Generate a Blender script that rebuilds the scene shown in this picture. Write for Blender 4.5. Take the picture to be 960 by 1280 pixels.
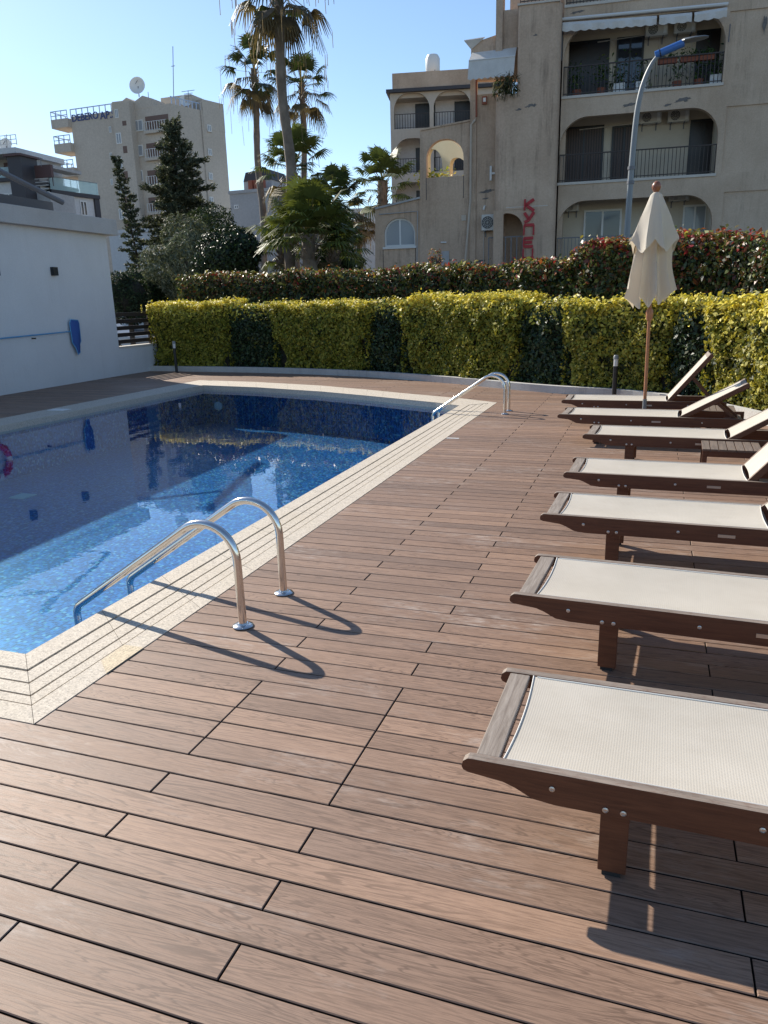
import bpy, math, random
import numpy as np
from mathutils import Vector, Matrix
from mathutils.geometry import tessellate_polygon
random.seed(7); rng = np.random.default_rng(11)
PI = math.pi; R = math.radians
scn = bpy.context.scene
col = scn.collection
for o in list(bpy.data.objects): bpy.data.objects.remove(o)

# ------------------------------------------------------------------ camera
F, YAW, PITCH, ROLL, EYE = 942.0, R(-19.43), R(15.69), R(-1.53), 1.6
def _axes():
    cy, sy, cp, sp, cr, sr = math.cos(YAW), math.sin(YAW), math.cos(PITCH), math.sin(PITCH), math.cos(ROLL), math.sin(ROLL)
    f = Vector((sy*cp, cy*cp, -sp)); r0 = Vector((cy, -sy, 0)); u0 = r0.cross(f)
    return cr*r0+sr*u0, -sr*r0+cr*u0, f
AR, AU, AF = _axes()
cd = bpy.data.cameras.new('camera'); cam = bpy.data.objects.new('camera', cd); col.objects.link(cam)
cam.matrix_world = Matrix(((AR.x, AU.x, -AF.x, 0), (AR.y, AU.y, -AF.y, 0), (AR.z, AU.z, -AF.z, EYE), (0, 0, 0, 1)))
cd.sensor_fit = 'HORIZONTAL'; cd.sensor_width = 36; cd.lens = 36*F/960; cd.clip_end = 2000; cd.clip_start = .05
scn.camera = cam
# ------------------------------------------------------------------ light
SUN_AZ, SUN_EL = R(-61), R(33.5)          # azimuth clockwise from +Y
w = bpy.data.worlds.new('World'); scn.world = w; w.use_nodes = True
nt = w.node_tree; bg = nt.nodes['Background']
sky = nt.nodes.new('ShaderNodeTexSky'); sky.sky_type = 'NISHITA'; sky.sun_disc = False
sky.sun_elevation = SUN_EL; sky.sun_rotation = SUN_AZ
sky.air_density = 1.0; sky.dust_density = 0.25; sky.ozone_density = 3.2
nt.links.new(sky.outputs[0], bg.inputs[0]); bg.inputs[1].default_value = .096
sd = bpy.data.lights.new('sun', 'SUN'); sd.energy = 4.0; sd.angle = R(.5); sd.color = (1, .925, .81)
sun = bpy.data.objects.new('sun', sd); col.objects.link(sun)
sdir = Vector((math.sin(SUN_AZ)*math.cos(SUN_EL), math.cos(SUN_AZ)*math.cos(SUN_EL), math.sin(SUN_EL)))
sun.rotation_euler = sdir.to_track_quat('Z', 'Y').to_euler(); sun.location = sdir*60
scn.view_settings.view_transform = 'Standard'; scn.view_settings.look = 'None'
scn.view_settings.exposure = .84; scn.view_settings.gamma = 1
scn.render.engine = 'CYCLES'
scn.cycles.max_bounces = 10; scn.cycles.transparent_max_bounces = 16

# ------------------------------------------------------------------ pixel -> point helpers (photograph pixels, 960x1280)
def ray(px, py): return AF + (px-480)/F*AR - (py-640)/F*AU
def on_z(px, py, z=0):
    d = ray(px, py); t = (z-EYE)/d.z; return Vector((t*d.x, t*d.y, z))
def on_y(px, py, y):
    d = ray(px, py); t = y/d.y; return Vector((t*d.x, y, EYE+t*d.z))

# ------------------------------------------------------------------ scene helpers
def tag(o, label=None, cat=None, group=None, kind=None):
    if label: o['label'] = label
    if cat: o['category'] = cat
    if group: o['group'] = group
    if kind: o['kind'] = kind
    return o
def empty(name, loc=(0, 0, 0), rz=0, label=None, cat=None, group=None):
    o = bpy.data.objects.new(name, None); col.objects.link(o); o.location = loc; o.rotation_euler = (0, 0, rz)
    o.empty_display_size = .1
    return tag(o, label, cat, group)
def link(name, me, mats, parent=None):
    o = bpy.data.objects.new(name, me); col.objects.link(o)
    for m in (mats if isinstance(mats, (list, tuple)) else [mats]): me.materials.append(m)
    if parent: o.parent = parent
    return o
class MB:
    def __init__(s): s.v = []; s.f = []; s.mi = []
    def add(s, vs, fs, mi=0):
        b = len(s.v); s.v += [tuple(v) for v in vs]; s.f += [tuple(i+b for i in f) for f in fs]; s.mi += [mi]*len(fs); return s
    def box(s, x0, x1, y0, y1, z0, z1, mi=0, M=None):
        vs = [Vector((x, y, z)) for z in (z0, z1) for y in (y0, y1) for x in (x0, x1)]
        if M: vs = [M@v for v in vs]
        return s.add(vs, [(0, 2, 3, 1), (4, 5, 7, 6), (0, 1, 5, 4), (2, 6, 7, 3), (0, 4, 6, 2), (1, 3, 7, 5)], mi)
    def bar(s, a, b, wx, wz, mi=0, up=(0, 0, 1)):
        a, b = Vector(a), Vector(b); d = (b-a); L = d.length; d.normalize(); up = Vector(up)
        if abs(d.dot(up)) > .98: up = Vector((0, 1, 0))
        side = d.cross(up).normalized(); u2 = side.cross(d)
        vs = [p+side*sx*wx/2+u2*sz*wz/2 for p in (a, b) for sz in (-1, 1) for sx in (-1, 1)]
        return s.add(vs, [(0, 1, 3, 2), (4, 6, 7, 5), (0, 4, 5, 1), (2, 3, 7, 6), (0, 2, 6, 4), (1, 5, 7, 3)], mi)
    def tube(s, pts, r, n=10, mi=0, caps=True):
        pts = [Vector(p) for p in pts]; rs = r if isinstance(r, (list, tuple)) else [r]*len(pts)
        vs = []; prev = None
        for i, p in enumerate(pts):
            d = (pts[min(i+1, len(pts)-1)]-pts[max(i-1, 0)]).normalized()
            if prev is None:
                a = Vector((0, 1, 0)) if abs(d.y) < .9 else Vector((1, 0, 0))
                u = d.cross(a).normalized()
            else: u = (prev-d*prev.dot(d)).normalized()
            prev = u; v = d.cross(u)
            vs += [p+(u*math.cos(k*2*PI/n)+v*math.sin(k*2*PI/n))*rs[i] for k in range(n)]
        fs = [(i*n+k, i*n+(k+1) % n, (i+1)*n+(k+1) % n, (i+1)*n+k) for i in range(len(pts)-1) for k in range(n)]
        if caps: fs += [tuple(range(n-1, -1, -1)), tuple((len(pts)-1)*n+k for k in range(n))]
        return s.add(vs, fs, mi)
    def lathe(s, prof, c=(0, 0, 0), n=20, mi=0, mod=None):
        vs = []
        for r, z in prof:
            for k in range(n):
                a = k*2*PI/n; rr = r*(mod(a, z) if mod else 1)
                vs.append((c[0]+rr*math.cos(a), c[1]+rr*math.sin(a), c[2]+z))
        m = len(prof)
        fs = [(i*n+k, i*n+(k+1) % n, (i+1)*n+(k+1) % n, (i+1)*n+k) for i in range(m-1) for k in range(n)]
        fs += [tuple(range(n-1, -1, -1)), tuple((m-1)*n+k for k in range(n))]
        return s.add(vs, fs, mi)
    def prism(s, poly, f0, f1, mi=0):
        """poly: 2-D outline; f0,f1 map (a,b) to the two faces"""
        n = len(poly); vs = [f0(*p) for p in poly]+[f1(*p) for p in poly]
        tr = tessellate_polygon([[Vector((p[0], p[1], 0)) for p in poly]])
        fs = [tuple(t) for t in tr]+[tuple(n+i for i in reversed(t)) for t in tr]
        fs += [(i, (i+1) % n, n+(i+1) % n, n+i) for i in range(n)]
        return s.add(vs, fs, mi)
    def build(s, name, mats, parent=None, smooth=False, bevel=0, fix=True):
        me = bpy.data.meshes.new(name); me.from_pydata([tuple(v) for v in s.v], [], s.f)
        me.polygons.foreach_set('material_index', s.mi)
        if fix:
            import bmesh
            b = bmesh.new(); b.from_mesh(me); bmesh.ops.recalc_face_normals(b, faces=b.faces); b.to_mesh(me); b.free()
        if smooth:
            me.polygons.foreach_set('use_smooth', [True]*len(me.polygons))
            me.set_sharp_from_angle(angle=R(40))
        o = link(name, me, mats, parent)
        if bevel:
            m = o.modifiers.new('bevel', 'BEVEL'); m.width = bevel; m.segments = 2; m.limit_method = 'ANGLE'; m.angle_limit = R(40)
        return o
def children(o): return [c for c in bpy.data.objects if c.parent == o]
def copy_tree(o, parent=None):
    c = o.copy(); col.objects.link(c); c.parent = parent
    for ch in children(o): copy_tree(ch, c)
    return c
def fillet(pts, rads, seg=10):
    """round the corners of a polyline"""
    out = [Vector(pts[0])]
    for i in range(1, len(pts)-1):
        p, a, b = Vector(pts[i]), Vector(pts[i-1]), Vector(pts[i+1])
        da, db = (a-p).normalized(), (b-p).normalized(); ang = da.angle(db); r = rads[i-1]
        t = r/math.tan(ang/2); c = p+(da+db).normalized()*(r/math.sin(ang/2))
        s, e = p+da*t, p+db*t; vs, ve = s-c, e-c; tot = vs.angle(ve)
        for k in range(seg+1):
            q = k/seg; out.append(c+(vs*math.sin((1-q)*tot)+ve*math.sin(q*tot))/math.sin(tot))
    out.append(Vector(pts[-1])); return out

# ------------------------------------------------------------------ materials
def M(name, color=(.5, .5, .5), rough=.6, metal=0, spec=None):
    m = bpy.data.materials.new(name); m.use_nodes = True; b = m.node_tree.nodes['Principled BSDF']
    b.inputs['Base Color'].default_value = (*color, 1); b.inputs['Roughness'].default_value = rough; b.inputs['Metallic'].default_value = metal
    if spec is not None: b.inputs['Specular IOR Level'].default_value = spec
    return m
class NT:
    def __init__(s, m): s.t = m.node_tree; s.b = s.t.nodes.get('Principled BSDF')
    def n(s, typ, **kw):
        nd = s.t.nodes.new(typ)
        for k, v in kw.items():
            if k in nd.inputs.keys(): 
                nd.inputs[k].default_value = v
            else: setattr(nd, k, v)
        return nd
    def l(s, a, b): s.t.links.new(a, b)
    def coord(s, scale=(1, 1, 1), out='Object', rot=(0, 0, 0)):
        c = s.n('ShaderNodeTexCoord'); mp = s.n('ShaderNodeMapping'); mp.inputs['Scale'].default_value = scale; mp.inputs['Rotation'].default_value = rot
        s.l(c.outputs[out], mp.inputs[0]); return mp.outputs[0]
    def noise(s, vec, scale=5, detail=4, rough=.6, dist=0):
        nd = s.n('ShaderNodeTexNoise'); nd.inputs['Scale'].default_value = scale; nd.inputs['Detail'].default_value = detail
        nd.inputs['Roughness'].default_value = rough; nd.inputs['Distortion'].default_value = dist
        s.l(vec, nd.inputs['Vector']); return nd.outputs['Fac']
    def ramp(s, fac, stops, interp='LINEAR'):
        r = s.n('ShaderNodeValToRGB'); e = r.color_ramp.elements; r.color_ramp.interpolation = interp
        while len(e) < len(stops): e.new(.5)
        for el, (p, c) in zip(e, stops): el.position = p; el.color = (*c, 1) if len(c) == 3 else c
        s.l(fac, r.inputs[0]); return r.outputs[0]
    def mix(s, f, a, b, typ='MIX'):
        m = s.n('ShaderNodeMix', data_type='RGBA', blend_type=typ)
        for i, v in ((0, f), (6, a), (7, b)):
            if hasattr(v, 'links'): s.l(v, m.inputs[i])
            elif isinstance(v, tuple): m.inputs[i].default_value = (*v, 1)
            else: m.inputs[i].default_value = v
        return m.outputs[2]
    def math(s, op, a, b=None, c=None):
        m = s.n('ShaderNodeMath', operation=op)
        for i, v in enumerate((a, b, c)):
            if v is None: continue
            if hasattr(v, 'links'): s.l(v, m.inputs[i])
            else: m.inputs[i].default_value = v
        return m.outputs[0]
    def bump(s, h, strength=.3, dist=.01):
        b = s.n('ShaderNodeBump'); b.inputs['Strength'].default_value = strength; b.inputs['Distance'].default_value = dist
        s.l(h, b.inputs['Height']); s.l(b.outputs[0], s.b.inputs['Normal']); return b.outputs[0]
def stucco(name, c1, c2, scale=.6, bump=.25, rough=.85, streak=0, fine=60):
    m = M(name, c1, rough); t = NT(m); v = t.coord()
    n = t.noise(v, scale, 6, .65); base = t.mix(t.ramp(n, [(.35, (0, 0, 0)), (.68, (1, 1, 1))]), c1, c2)
    if streak:
        v2 = t.coord((3.2, 3.2, .22)); n2 = t.noise(v2, 1.6, 8, .78, .3)
        base = t.mix(t.math('MULTIPLY', t.math('MULTIPLY', t.ramp(n2, [(.48, (0, 0, 0)), (.66, (1, 1, 1))]), t.ramp(t.noise(v, scale*.9+.1, 3, .6), [(.45, (.1, .1, .1)), (.62, (1, 1, 1))])), streak), base, tuple(x*.5 for x in c1))
    nf = t.noise(v, fine, 3, .6); base = t.mix(.12, base, t.ramp(nf, [(.3, (.1, .1, .1)), (.7, (.9, .9, .9))]), 'OVERLAY')
    t.l(base, t.b.inputs['Base Color']); t.bump(nf, bump, .01); return m
MAT = {}
# composite deck boards: one mesh, each board an island
def deck_mat():
    m = M('deck_board', (.3, .2, .14), .5); t = NT(m)
    g = t.n('ShaderNodeNewGeometry'); rnd = g.outputs['Random Per Island']
    c = t.n('ShaderNodeTexCoord'); off = t.n('ShaderNodeCombineXYZ')
    t.l(t.math('MULTIPLY', rnd, 57.), off.inputs[0]); t.l(t.math('MULTIPLY', rnd, 131.), off.inputs[2])
    ad = t.n('ShaderNodeVectorMath', operation='ADD'); t.l(c.outputs['Object'], ad.inputs[0]); t.l(off.outputs[0], ad.inputs[1])
    def mp(s):
        q = t.n('ShaderNodeMapping'); q.inputs['Scale'].default_value = s; t.l(ad.outputs[0], q.inputs[0]); return q.outputs[0]
    warp = t.noise(mp((.75, 9.5, 1)), 1.7, 4, .45, .8)
    rings = t.math('SINE', t.math('MULTIPLY', warp, 105.))
    rings = t.math('MULTIPLY_ADD', rings, .5, .5)
    fine = t.noise(mp((2.6, 62, 1)), 3, 6, .8)
    med = t.noise(mp((.8, 9, 1)), 1.5, 4, .6)
    a = t.mix(med, (.240, .153, .103), (.355, .237, .170))
    a = t.mix(t.math('MULTIPLY', t.ramp(rings, [(.0, (1, 1, 1)), (.30, (0, 0, 0))]), t.math('MULTIPLY', t.ramp(t.noise(mp((.5, 3, 1)), 2., 2, .5), [(.34, (0, 0, 0)), (.56, (1, 1, 1))]), .62)), a, (.085, .050, .032))
    a = t.mix(t.math('MULTIPLY', t.ramp(fine, [(.40, (1, 1, 1)), (.55, (0, 0, 0))]), .62), a, (.13, .08, .055))
    hue = t.ramp(rnd, [(0, (.70, .69, .70)), (.3, (.95, .90, .86)), (.6, (.86, .84, .84)), (1, (1.15, 1.10, 1.05))])
    a = t.mix(1.0, a, hue, 'MULTIPLY')
    v = t.coord((.35, 1, 1)); st = t.noise(v, 1.9, 7, .72); st2 = t.noise(t.coord((1.2, 5, 1)), 7, 5, .7)
    salt = t.math('MULTIPLY', t.ramp(st, [(.52, (0, 0, 0)), (.68, (1, 1, 1))]), t.ramp(st2, [(.46, (0, 0, 0)), (.64, (1, 1, 1))]))
    a = t.mix(t.math('MULTIPLY', salt, .6), a, (.50, .44, .39))
    dm = t.noise(t.coord((.6, 1, 1)), .9, 4, .6)
    a = t.mix(t.math('MULTIPLY', t.ramp(dm, [(.55, (0, 0, 0)), (.72, (1, 1, 1))]), .22), a, (.12, .08, .06))
    t.l(a, t.b.inputs['Base Color'])
    t.l(t.math('MULTIPLY_ADD', fine, .25, .46), t.b.inputs['Roughness']); t.b.inputs['Specular IOR Level'].default_value = .42
    h = t.math('ADD', t.math('MULTIPLY', rings, .25), t.math('MULTIPLY', fine, .9)); t.bump(h, .28, .0025)
    return m
MAT['deck'] = deck_mat()
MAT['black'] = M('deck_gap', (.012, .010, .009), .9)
def wood(name, c1, c2, rough, gscale=(2, 30, 30), top=None, axisbump=.2):
    m = M(name, c1, rough); t = NT(m); oi = t.n('ShaderNodeObjectInfo')
    v = t.coord(gscale); ad = t.n('ShaderNodeVectorMath', operation='ADD'); t.l(v, ad.inputs[0]); t.l(oi.outputs['Random'], ad.inputs[1])
    n = t.noise(ad.outputs[0], 2.2, 6, .7, .6); a = t.mix(t.ramp(n, [(.3, (0, 0, 0)), (.7, (1, 1, 1))]), c1, c2)
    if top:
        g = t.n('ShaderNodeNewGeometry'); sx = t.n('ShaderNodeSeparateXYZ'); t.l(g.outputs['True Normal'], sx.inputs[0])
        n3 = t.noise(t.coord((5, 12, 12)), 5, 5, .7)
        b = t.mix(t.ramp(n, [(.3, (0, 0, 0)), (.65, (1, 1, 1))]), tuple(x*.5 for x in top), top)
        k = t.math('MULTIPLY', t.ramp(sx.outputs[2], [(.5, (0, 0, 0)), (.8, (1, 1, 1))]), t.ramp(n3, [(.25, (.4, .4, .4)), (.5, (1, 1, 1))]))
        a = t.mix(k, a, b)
    t.l(a, t.b.inputs['Base Color']); t.bump(n, axisbump, .003); return m
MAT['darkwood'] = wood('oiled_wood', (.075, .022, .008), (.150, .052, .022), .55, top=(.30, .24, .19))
MAT['greywood'] = wood('weathered_wood', (.15, .115, .09), (.34, .29, .245), .8, (30, 2, 30), axisbump=.5)
MAT['polewood'] = wood('pole_wood', (.30, .12, .055), (.42, .19, .09), .45, (20, 20, 1.5))
MAT['ballwood'] = wood('finial_wood', (.22, .075, .035), (.3, .12, .06), .4)
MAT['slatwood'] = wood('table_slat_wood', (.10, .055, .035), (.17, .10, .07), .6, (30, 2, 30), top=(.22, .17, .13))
def sling():
    m = M('sling_mesh', (.70, .66, .585), .75); t = NT(m)
    v = t.coord((1, 1, 1)); wv = t.n('ShaderNodeTexWave'); wv.inputs['Scale'].default_value = 42; t.l(v, wv.inputs[0]); wv.bands_direction = 'X'
    wy = t.n('ShaderNodeTexWave'); wy.inputs['Scale'].default_value = 42; t.l(v, wy.inputs[0]); wy.bands_direction = 'Y'
    n = t.noise(v, 3, 5, .65); a = t.mix(t.ramp(n, [(.3, (0, 0, 0)), (.7, (1, 1, 1))]), (.53, .485, .405), (.61, .56, .475))
    k = t.math('MULTIPLY', wv.outputs[1], wy.outputs[1]); a = t.mix(t.math('MULTIPLY', k, .35), a, (.38, .36, .32))
    oi = t.n('ShaderNodeObjectInfo'); st = t.noise(t.coord((1.5, 3, 1)), 2.3, 6, .7)
    a = t.mix(t.math('MULTIPLY', t.ramp(st, [(.5, (0, 0, 0)), (.75, (1, 1, 1))]), .28), a, (.40, .35, .28)); a = t.mix(t.math('MULTIPLY', oi.outputs['Random'], .25), a, (.50, .45, .37))
    t.l(a, t.b.inputs['Base Color']); t.bump(t.math('ADD', t.math('MULTIPLY', k, .3), t.noise(t.coord((1, 2.5, 1)), 2.2, 2, .5)), .25, .006)
    tr = t.n('ShaderNodeBsdfTranslucent'); tr.inputs[0].default_value = (.7, .62, .5, 1)
    mx = t.n('ShaderNodeMixShader'); mx.inputs[0].default_value = .12
    t.l(t.b.outputs[0], mx.inputs[1]); t.l(tr.outputs[0], mx.inputs[2]); t.l(mx.outputs[0], t.t.nodes['Material Output'].inputs[0]); return m
MAT['sling'] = sling(); MAT['hem'] = M('sling_hem', (.70, .68, .62), .7)
def canopy():
    m = M('canopy_cloth', (.66, .60, .50), .85); t = NT(m); n = t.noise(t.coord((1, 1, .5)), 6, 5, .6)
    t.l(t.mix(n, (.60, .54, .44), (.74, .69, .59)), t.b.inputs['Base Color']); t.bump(n, .3, .02)
    tr = t.n('ShaderNodeBsdfTranslucent'); tr.inputs[0].default_value = (.72, .62, .46, 1)
    mx = t.n('ShaderNodeMixShader'); mx.inputs[0].default_value = .3
    t.l(t.b.outputs[0], mx.inputs[1]); t.l(tr.outputs[0], mx.inputs[2]); t.l(mx.outputs[0], t.t.nodes['Material Output'].inputs[0]); return m
MAT['canopy'] = canopy()
MAT['steel'] = M('polished_steel', (.72, .69, .65), .16, 1.0)
t = NT(MAT['steel']); n = t.noise(t.coord((1, 1, 1)), 9, 5, .6); t.l(t.math('MULTIPLY_ADD', n, .22, .06), t.b.inputs['Roughness'])
MAT['bolt'] = M('bolt_metal', (.6, .58, .55), .35, 1.0)
def coping(name='coping_stone', c=(.53, .465, .375)):
    m = M(name, c, .75); t = NT(m); v = t.coord()
    vo = t.n('ShaderNodeTexVoronoi'); vo.inputs['Scale'].default_value = 130; t.l(v, vo.inputs[0])
    sp = t.n('ShaderNodeSeparateColor'); t.l(vo.outputs['Color'], sp.inputs[0])
    a = t.ramp(sp.outputs[0], [(0, tuple(x*.62 for x in c)), (.22, tuple(x*.88 for x in c)), (.6, c), (1, tuple(min(1, x*1.2) for x in c))])
    n = t.noise(v, 1.7, 5, .7); a = t.mix(t.math('MULTIPLY', t.ramp(n, [(.5, (0, 0, 0)), (.75, (1, 1, 1))]), .3), a, (.40, .33, .22))
    t.l(a, t.b.inputs['Base Color']); t.bump(vo.outputs['Distance'], .35, .003); return m
MAT['coping'] = coping()
MAT['coping_tan'] = coping('coping_tan', (.56, .46, .31))
def mosaic():
    m = M('mosaic', (.05, .15, .4), .35); t = NT(m)
    c = t.n('ShaderNodeTexCoord'); sc = t.n('ShaderNodeVectorMath', operation='SCALE'); sc.inputs['Scale'].default_value = 1/.027; t.l(c.outputs['Object'], sc.inputs[0])
    ad = t.n('ShaderNodeVectorMath', operation='ADD'); ad.inputs[1].default_value = (.37, .41, .43); t.l(sc.outputs[0], ad.inputs[0])
    fl = t.n('ShaderNodeVectorMath', operation='FLOOR'); t.l(ad.outputs[0], fl.inputs[0])
    wn = t.n('ShaderNodeTexWhiteNoise'); wn.noise_dimensions = '3D'; t.l(fl.outputs[0], wn.inputs[0])
    a = t.ramp(wn.outputs['Value'], [(0, (.006, .035, .13)), (.28, (.012, .075, .25)), (.52, (.022, .13, .36)), (.76, (.045, .21, .46)), (.88, (.08, .26, .30)), (.95, (.26, .42, .46))], 'CONSTANT')
    fr = t.n('ShaderNodeVectorMath', operation='FRACTION'); t.l(ad.outputs[0], fr.inputs[0]); sp = t.n('ShaderNodeSeparateXYZ'); t.l(fr.outputs[0], sp.inputs[0])
    ln = t.math('MAXIMUM', t.math('GREATER_THAN', sp.outputs[0], .9), t.math('GREATER_THAN', sp.outputs[1], .9))
    a = t.mix(t.math('MULTIPLY', ln, .6), a, (.25, .42, .52)); t.l(a, t.b.inputs['Base Color']); return m
MAT['mosaic'] = mosaic()
def water():
    m = bpy.data.materials.new('pool_water'); m.use_nodes = True; t = NT(m); t.t.nodes.remove(t.b)
    tr = t.n('ShaderNodeBsdfTransparent'); tr.inputs[0].default_value = (.56, .82, .96, 1)
    gl = t.n('ShaderNodeBsdfGlossy'); gl.inputs['Roughness'].default_value = .0; gl.inputs[0].default_value = (1, 1, 1, 1)
    v = t.coord((1, 1, 1)); n1 = t.noise(v, 2.6, 3, .5, .6); n2 = t.noise(v, 11, 3, .55, .3)
    h = t.math('ADD', n1, t.math('MULTIPLY', n2, .16)); b = t.n('ShaderNodeBump'); b.inputs['Strength'].default_value = .55; b.inputs['Distance'].default_value = .0017
    t.l(h, b.inputs['Height']); g = t.n('ShaderNodeNewGeometry'); dp = t.n('ShaderNodeVectorMath', operation='DOT_PRODUCT'); t.l(g.outputs['Incoming'], dp.inputs[0]); t.l(b.outputs[0], dp.inputs[1])
    ca = t.math('ABSOLUTE', dp.outputs['Value']); F_ = t.math('MULTIPLY_ADD', t.math('POWER', t.math('SUBTRACT', 1.0, ca), 5.0), .98, .02)
    t.l(b.outputs[0], gl.inputs['Normal'])
    mx = t.n('ShaderNodeMixShader'); t.l(F_, mx.inputs[0]); t.l(tr.outputs[0], mx.inputs[1]); t.l(gl.outputs[0], mx.inputs[2])
    t.l(mx.outputs[0], t.t.nodes['Material Output'].inputs[0]); return m
MAT['water'] = water()
MAT['whitewall'] = stucco('white_render', (.64, .63, .62), (.69, .68, .67), .8, .15, .85, streak=.12)
MAT['fascia'] = stucco('fascia_render', (.46, .44, .42), (.52, .50, .48), 1.2, .1)
MAT['flashing'] = M('roof_flashing', (.09, .09, .095), .6)
MAT['kerb'] = stucco('kerb_render', (.46, .45, .43), (.56, .55, .52), 1.5, .2, streak=.5)
MAT['beige'] = stucco('beige_render', (.47, .35, .245), (.61, .475, .35), .45, .35, .9, streak=.85, fine=25)
MAT['beige_tower'] = stucco('brown_render', (.47, .335, .235), (.61, .455, .33), .5, .45, .9, streak=.85, fine=14)
MAT['beige_light'] = stucco('pale_render', (.50, .42, .33), (.58, .50, .41), .5, .2, .9, streak=.3)
MAT['cream_arch'] = stucco('cream_render', (.66, .56, .33), (.72, .62, .40), .5, .1)
MAT['innerwall'] = stucco('balcony_wall', (.52, .45, .35), (.60, .53, .42), .7, .1)
MAT['patch'] = stucco('bare_cement', (.12, .11, .10), (.2, .185, .17), 6, .6)
MAT['ledge'] = stucco('ledge', (.55, .50, .43), (.62, .57, .5), 2, .1)
MAT['rail'] = M('railing_metal', (.035, .022, .018), .45)
MAT['railgrey'] = M('gate_metal', (.16, .16, .17), .5)
MAT['darkdoor'] = M('dark_shutter', (.018, .012, .011), .35)
MAT['shutter'] = M('brown_shutter', (.04, .022, .017), .5)
t = NT(MAT['shutter']); wv = t.n('ShaderNodeTexWave'); wv.inputs['Scale'].default_value = 3.2; t.l(t.coord(), wv.inputs[0]); t.l(t.mix(wv.outputs[1], (.018, .010, .008), (.085, .05, .036)), t.b.inputs['Base Color'])
MAT['whiteframe'] = M('white_frame', (.70, .69, .66), .4)
MAT['glass'] = M('window_glass', (.03, .035, .045), .06, 0, .8)
MAT['curtain'] = M('curtained_glass', (.30, .32, .34), .15)
MAT['acwhite'] = M('ac_casing', (.60, .57, .51), .5)
MAT['acgrill'] = M('ac_grill', (.03, .03, .03), .5)
MAT['awning'] = stucco('awning_cloth', (.58, .55, .50), (.66, .63, .58), 3, .1)
MAT['redpaint'] = M('red_letter', (.42, .025, .03), .55)
MAT['galv'] = M('galvanised_steel', (.22, .235, .24), .5, .2)
MAT['bluewrap'] = M('blue_wrap', (.045, .15, .42), .4)
MAT['lamphead'] = M('lamp_head', (.16, .17, .17), .4)
MAT['netblue'] = M('net_blue', (.03, .09, .30), .7)
MAT['poleblue'] = M('pole_blue', (.10, .32, .55), .35)
MAT['blackpaint'] = M('black_paint', (.015, .015, .016), .4)
MAT['fence'] = M('fence_board', (.030, .022, .020), .5)
MAT['lens'] = M('lamp_lens', (.62, .62, .60), .25)
MAT['asphalt'] = stucco('asphalt', (.05, .05, .05), (.08, .078, .072), .3, .3)
MAT['soil'] = stucco('soil', (.06, .045, .03), (.09, .07, .05), 3, .6)
MAT['tower_beige'] = stucco('tower_beige', (.49, .425, .35), (.55, .485, .41), .12, .1, streak=.15, fine=5)
MAT['far_white'] = stucco('far_white', (.58, .57, .56), (.64, .63, .62), .2, .1, fine=5)
MAT['far_grey'] = stucco('far_grey', (.36, .35, .34), (.44, .43, .42), .2, .1, fine=5)
MAT['charcoal'] = M('charcoal_cladding', (.05, .045, .05), .6)
MAT['brownpanel'] = M('brown_panel', (.10, .05, .045), .6)
MAT['bluerail'] = M('balcony_bar', (.42, .52, .68), .4)
MAT['brownwin'] = M('grille_brown', (.16, .10, .08), .7)
MAT['paleglass'] = M('balcony_glass', (.45, .62, .64), .1); MAT['paleglass'].node_tree.nodes['Principled BSDF'].inputs['Alpha'].default_value = .45
MAT['signblue'] = M('sign_blue', (.04, .07, .2), .5)
MAT['trunk_palm'] = stucco('palm_bark', (.13, .10, .075), (.25, .20, .155), 2, .9, fine=9)
MAT['trunk'] = stucco('bark', (.05, .038, .028), (.09, .07, .05), 4, .8, fine=15)
MAT['terracotta'] = M('terracotta', (.28, .09, .05), .8)
MAT['redplastic'] = M('red_plastic', (.55, .02, .03), .4)
MAT['whiteplastic'] = M('white_plastic', (.75, .75, .72), .4)
MAT['rubber'] = M('rubber', (.02, .02, .02), .8)
MAT['carwhite'] = M('car_paint', (.62, .64, .66), .25)
def leafmat(name, trans=.35, rough=.45, spec=.5):
    m = M(name, (.1, .2, .05), rough, 0, spec); t = NT(m)
    at = t.n('ShaderNodeAttribute'); at.attribute_name = 'tint'; t.l(at.outputs[0], t.b.inputs['Base Color'])
    tr = t.n('ShaderNodeBsdfTranslucent'); br = t.n('ShaderNodeMix', data_type='RGBA', blend_type='MULTIPLY'); br.inputs[0].default_value = 1; br.inputs[7].default_value = (1.15, 1.1, .7, 1)
    t.l(at.outputs[0], br.inputs[6]); t.l(br.outputs[2], tr.inputs[0])
    mx = t.n('ShaderNodeMixShader'); mx.inputs[0].default_value = trans
    t.l(t.b.outputs[0], mx.inputs[1]); t.l(tr.outputs[0], mx.inputs[2]); t.l(mx.outputs[0], t.t.nodes['Material Output'].inputs[0]); return m
MAT['leaf_gold'] = leafmat('gold_leaf', .24, .55, .3); MAT['leaf_dark'] = leafmat('dark_leaf', .12, .45, .35); MAT['leaf_red'] = leafmat('red_leaf', .26, .42, .4)
MAT['leaf_palm'] = leafmat('palm_blade', .25, .5, .3); MAT['leaf_tree'] = leafmat('tree_leaf', .2, .65, .25)

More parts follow.
